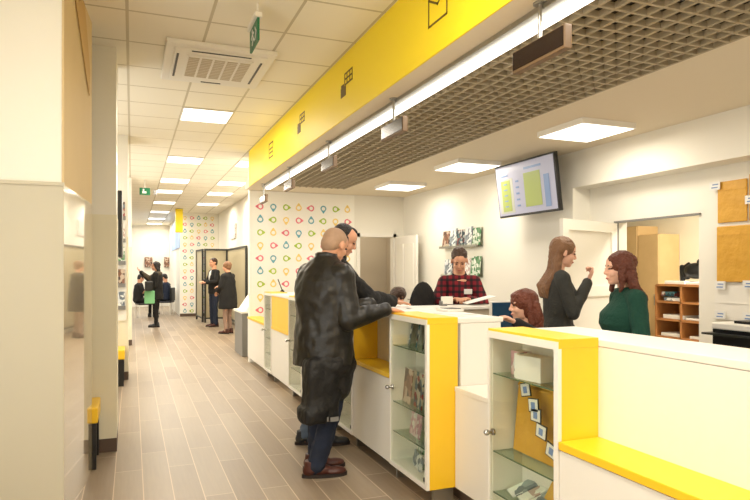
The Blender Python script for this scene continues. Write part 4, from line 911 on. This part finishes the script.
# 8. far woman with mint bag, arm raised to the left
L8 = (.6, 16.95, 0); r8 = math.radians(170)
J8 = standing(1.68, fem=True, hyaw=.2, shL=(0, .2, 1.36), shR=(0, -.2, 1.36), elR=(.22, -.18, 1.22), wrR=(.42, -.2, 1.42), hdR=(.1, 0, .1), huR=(1, 0, 0), elL=(.02, .2, 1.08), wrL=(.2, .16, .98), anL=(.0, .1, .085), anR=(.03, -.08, .085), ear=False)
C8 = dict(top='blackcloth', topname='coat', torso=[((0, 0, .72), .17, .21), ((0, 0, 1.0), .15, .2), ((0, 0, 1.25), .15, .2), ((0, 0, 1.36), .12, .18), ((0, 0, 1.44), .06, .07)], arm=(.075, .065, .055), legs='blackcloth', shoe='darkshoe', hairmat='hair_black', hair=long_hair(.12, .07, -.06), hdisp=.01, wr=.01, lw=(.08, .06, .05))
t8 = person('woman in a dark coat reaching out to the left, far down the corridor', L8, r8, J8, C8, .014)
MB().ball((-.02, 0, 1.38), (.13, .2, .08)).limb([(0, -.17, 1.38), (.2, -.18, 1.24), (.4, -.2, 1.4)], [.085, .078, .055]).build('scarf', 'olive', t8, wr='local', voxel=.015, disp=.01)
t = thing('shoulder_bag', 'mint green bag at the hip of the woman in the far corridor', 'bag', (.4, 16.72, .62)); MB().box((.29, 16.66, .62), (.54, 16.72, .95), bev=.02).build('bag_body', 'mint', t); MB().limb([(.33, 16.69, .94), (.4, 16.69, 1.15), (.5, 16.69, .94)], [.01, .01, .01]).build('strap', 'mint', t)
tag(MB().box((.3, 16.52, .95), (.5, 16.62, 1.2), bev=.03).build('handbag', 'black', loc=(.35, 16.6, .98)), 'black handbag in the crook of the arm of the far woman', 'bag')
# 9. far man in dark jacket and white shirt
L9 = (2.0, 16.5, 0); r9 = math.radians(200)
J9 = standing(1.78, elR=(.06, -.24, 1.18), wrR=(.25, -.12, 1.18), elL=(.06, .24, 1.18), wrL=(.25, .1, 1.16))
C9 = dict(top='blackcloth', torso=[((0, 0, .86), .14, .2), ((0, 0, 1.1), .14, .195), ((0, 0, 1.3), .14, .2), ((0, 0, 1.43), .11, .18), ((0, 0, 1.5), .06, .07)], arm=(.07, .06, .05), legs='jeans', shoe='brownshoe', hairmat='hair_brown', hair=cap_hair(.02, .01), hdisp=.006, wr=.01)
t9 = person('man in a dark jacket over a white shirt, left of the far pair', L9, r9, J9, C9, .014, 'pair standing in the far corridor')
MB().ball((.085, 0, 1.3), (.07, .06, .17)).build('shirt', 'shirt', t9, wr='local', smooth=True)
# 10. far woman in a long black coat, seen from behind
L10 = (2.08, 14.6, 0); r10 = math.radians(140)
J10 = standing(1.66, fem=True, elR=(.08, -.22, 1.12), wrR=(.24, -.1, 1.1), elL=(.04, .23, 1.1), wrL=(.15, .18, 1.0), ear=False)
C10 = dict(top='blackcloth', topname='coat', torso=[((0, 0, .58), .2, .26), ((0, 0, .9), .19, .24), ((0, 0, 1.05), .17, .22), ((0, 0, 1.22), .16, .21), ((0, 0, 1.34), .12, .18), ((0, 0, 1.43), .06, .07)], arm=(.075, .065, .055), legs='tights', legname='tights', shoe='brownshoe', hairmat='hair_blond', hair=cap_hair(.02, .0, (.105, .09, .09)), hdisp=.006, wr=.01, lw=(.075, .055, .045))
person('woman in a long black coat with light hair, right of the far pair', L10, r10, J10, C10, .014, 'pair standing in the far corridor')
# 11. far seated people
for (x, y, rz, lab) in ((.2, 20.5, .2, 'seated person in dark clothes at the far left of the corridor end'), (1.05, 21.5, 2.6, 'seated person in a dark blue jacket, right of the woman reaching out')):
    J = seated(.46, 1.22); J['hpitch'] = .4
    person(lab, (x, y, 0), rz, J, dict(top='jeans' if x > .5 else 'blackcloth', torso=[((-.02, 0, .5), .16, .2), ((-.02, 0, .75), .15, .19), ((0, 0, .9), .15, .2), ((0, 0, 1.02), .12, .18), ((.02, 0, 1.08), .07, .08)], arm=(.075, .065, .055), legs='blackcloth', shoe='darkshoe', hairmat='hair_black', hair=cap_hair(), hdisp=.006, wr=.01), .016)

# ---------------------------------------------------------------- camera
cam = bpy.data.cameras.new('camera'); co = bpy.data.objects.new('camera', cam); COL.objects.link(co); scene.camera = co
co.location = (0, 0, 1.48); yaw = math.atan(243 / 615); co.rotation_euler = (PI / 2, 0, -yaw)
cam.sensor_width = 36; cam.lens = 615 / 750 * 36; cam.shift_y = 20 / 750; cam.clip_start = .05
w = bpy.data.worlds.new('world'); scene.world = w; w.use_nodes = True
w.node_tree.nodes['Background'].inputs[0].default_value = (.9, .88, .82, 1); w.node_tree.nodes['Background'].inputs[1].default_value = .4
vs = scene.view_settings; vs.view_transform = 'Standard'; vs.look = 'None'; vs.exposure = 0.27; vs.gamma = 1; vs.use_curve_mapping = False
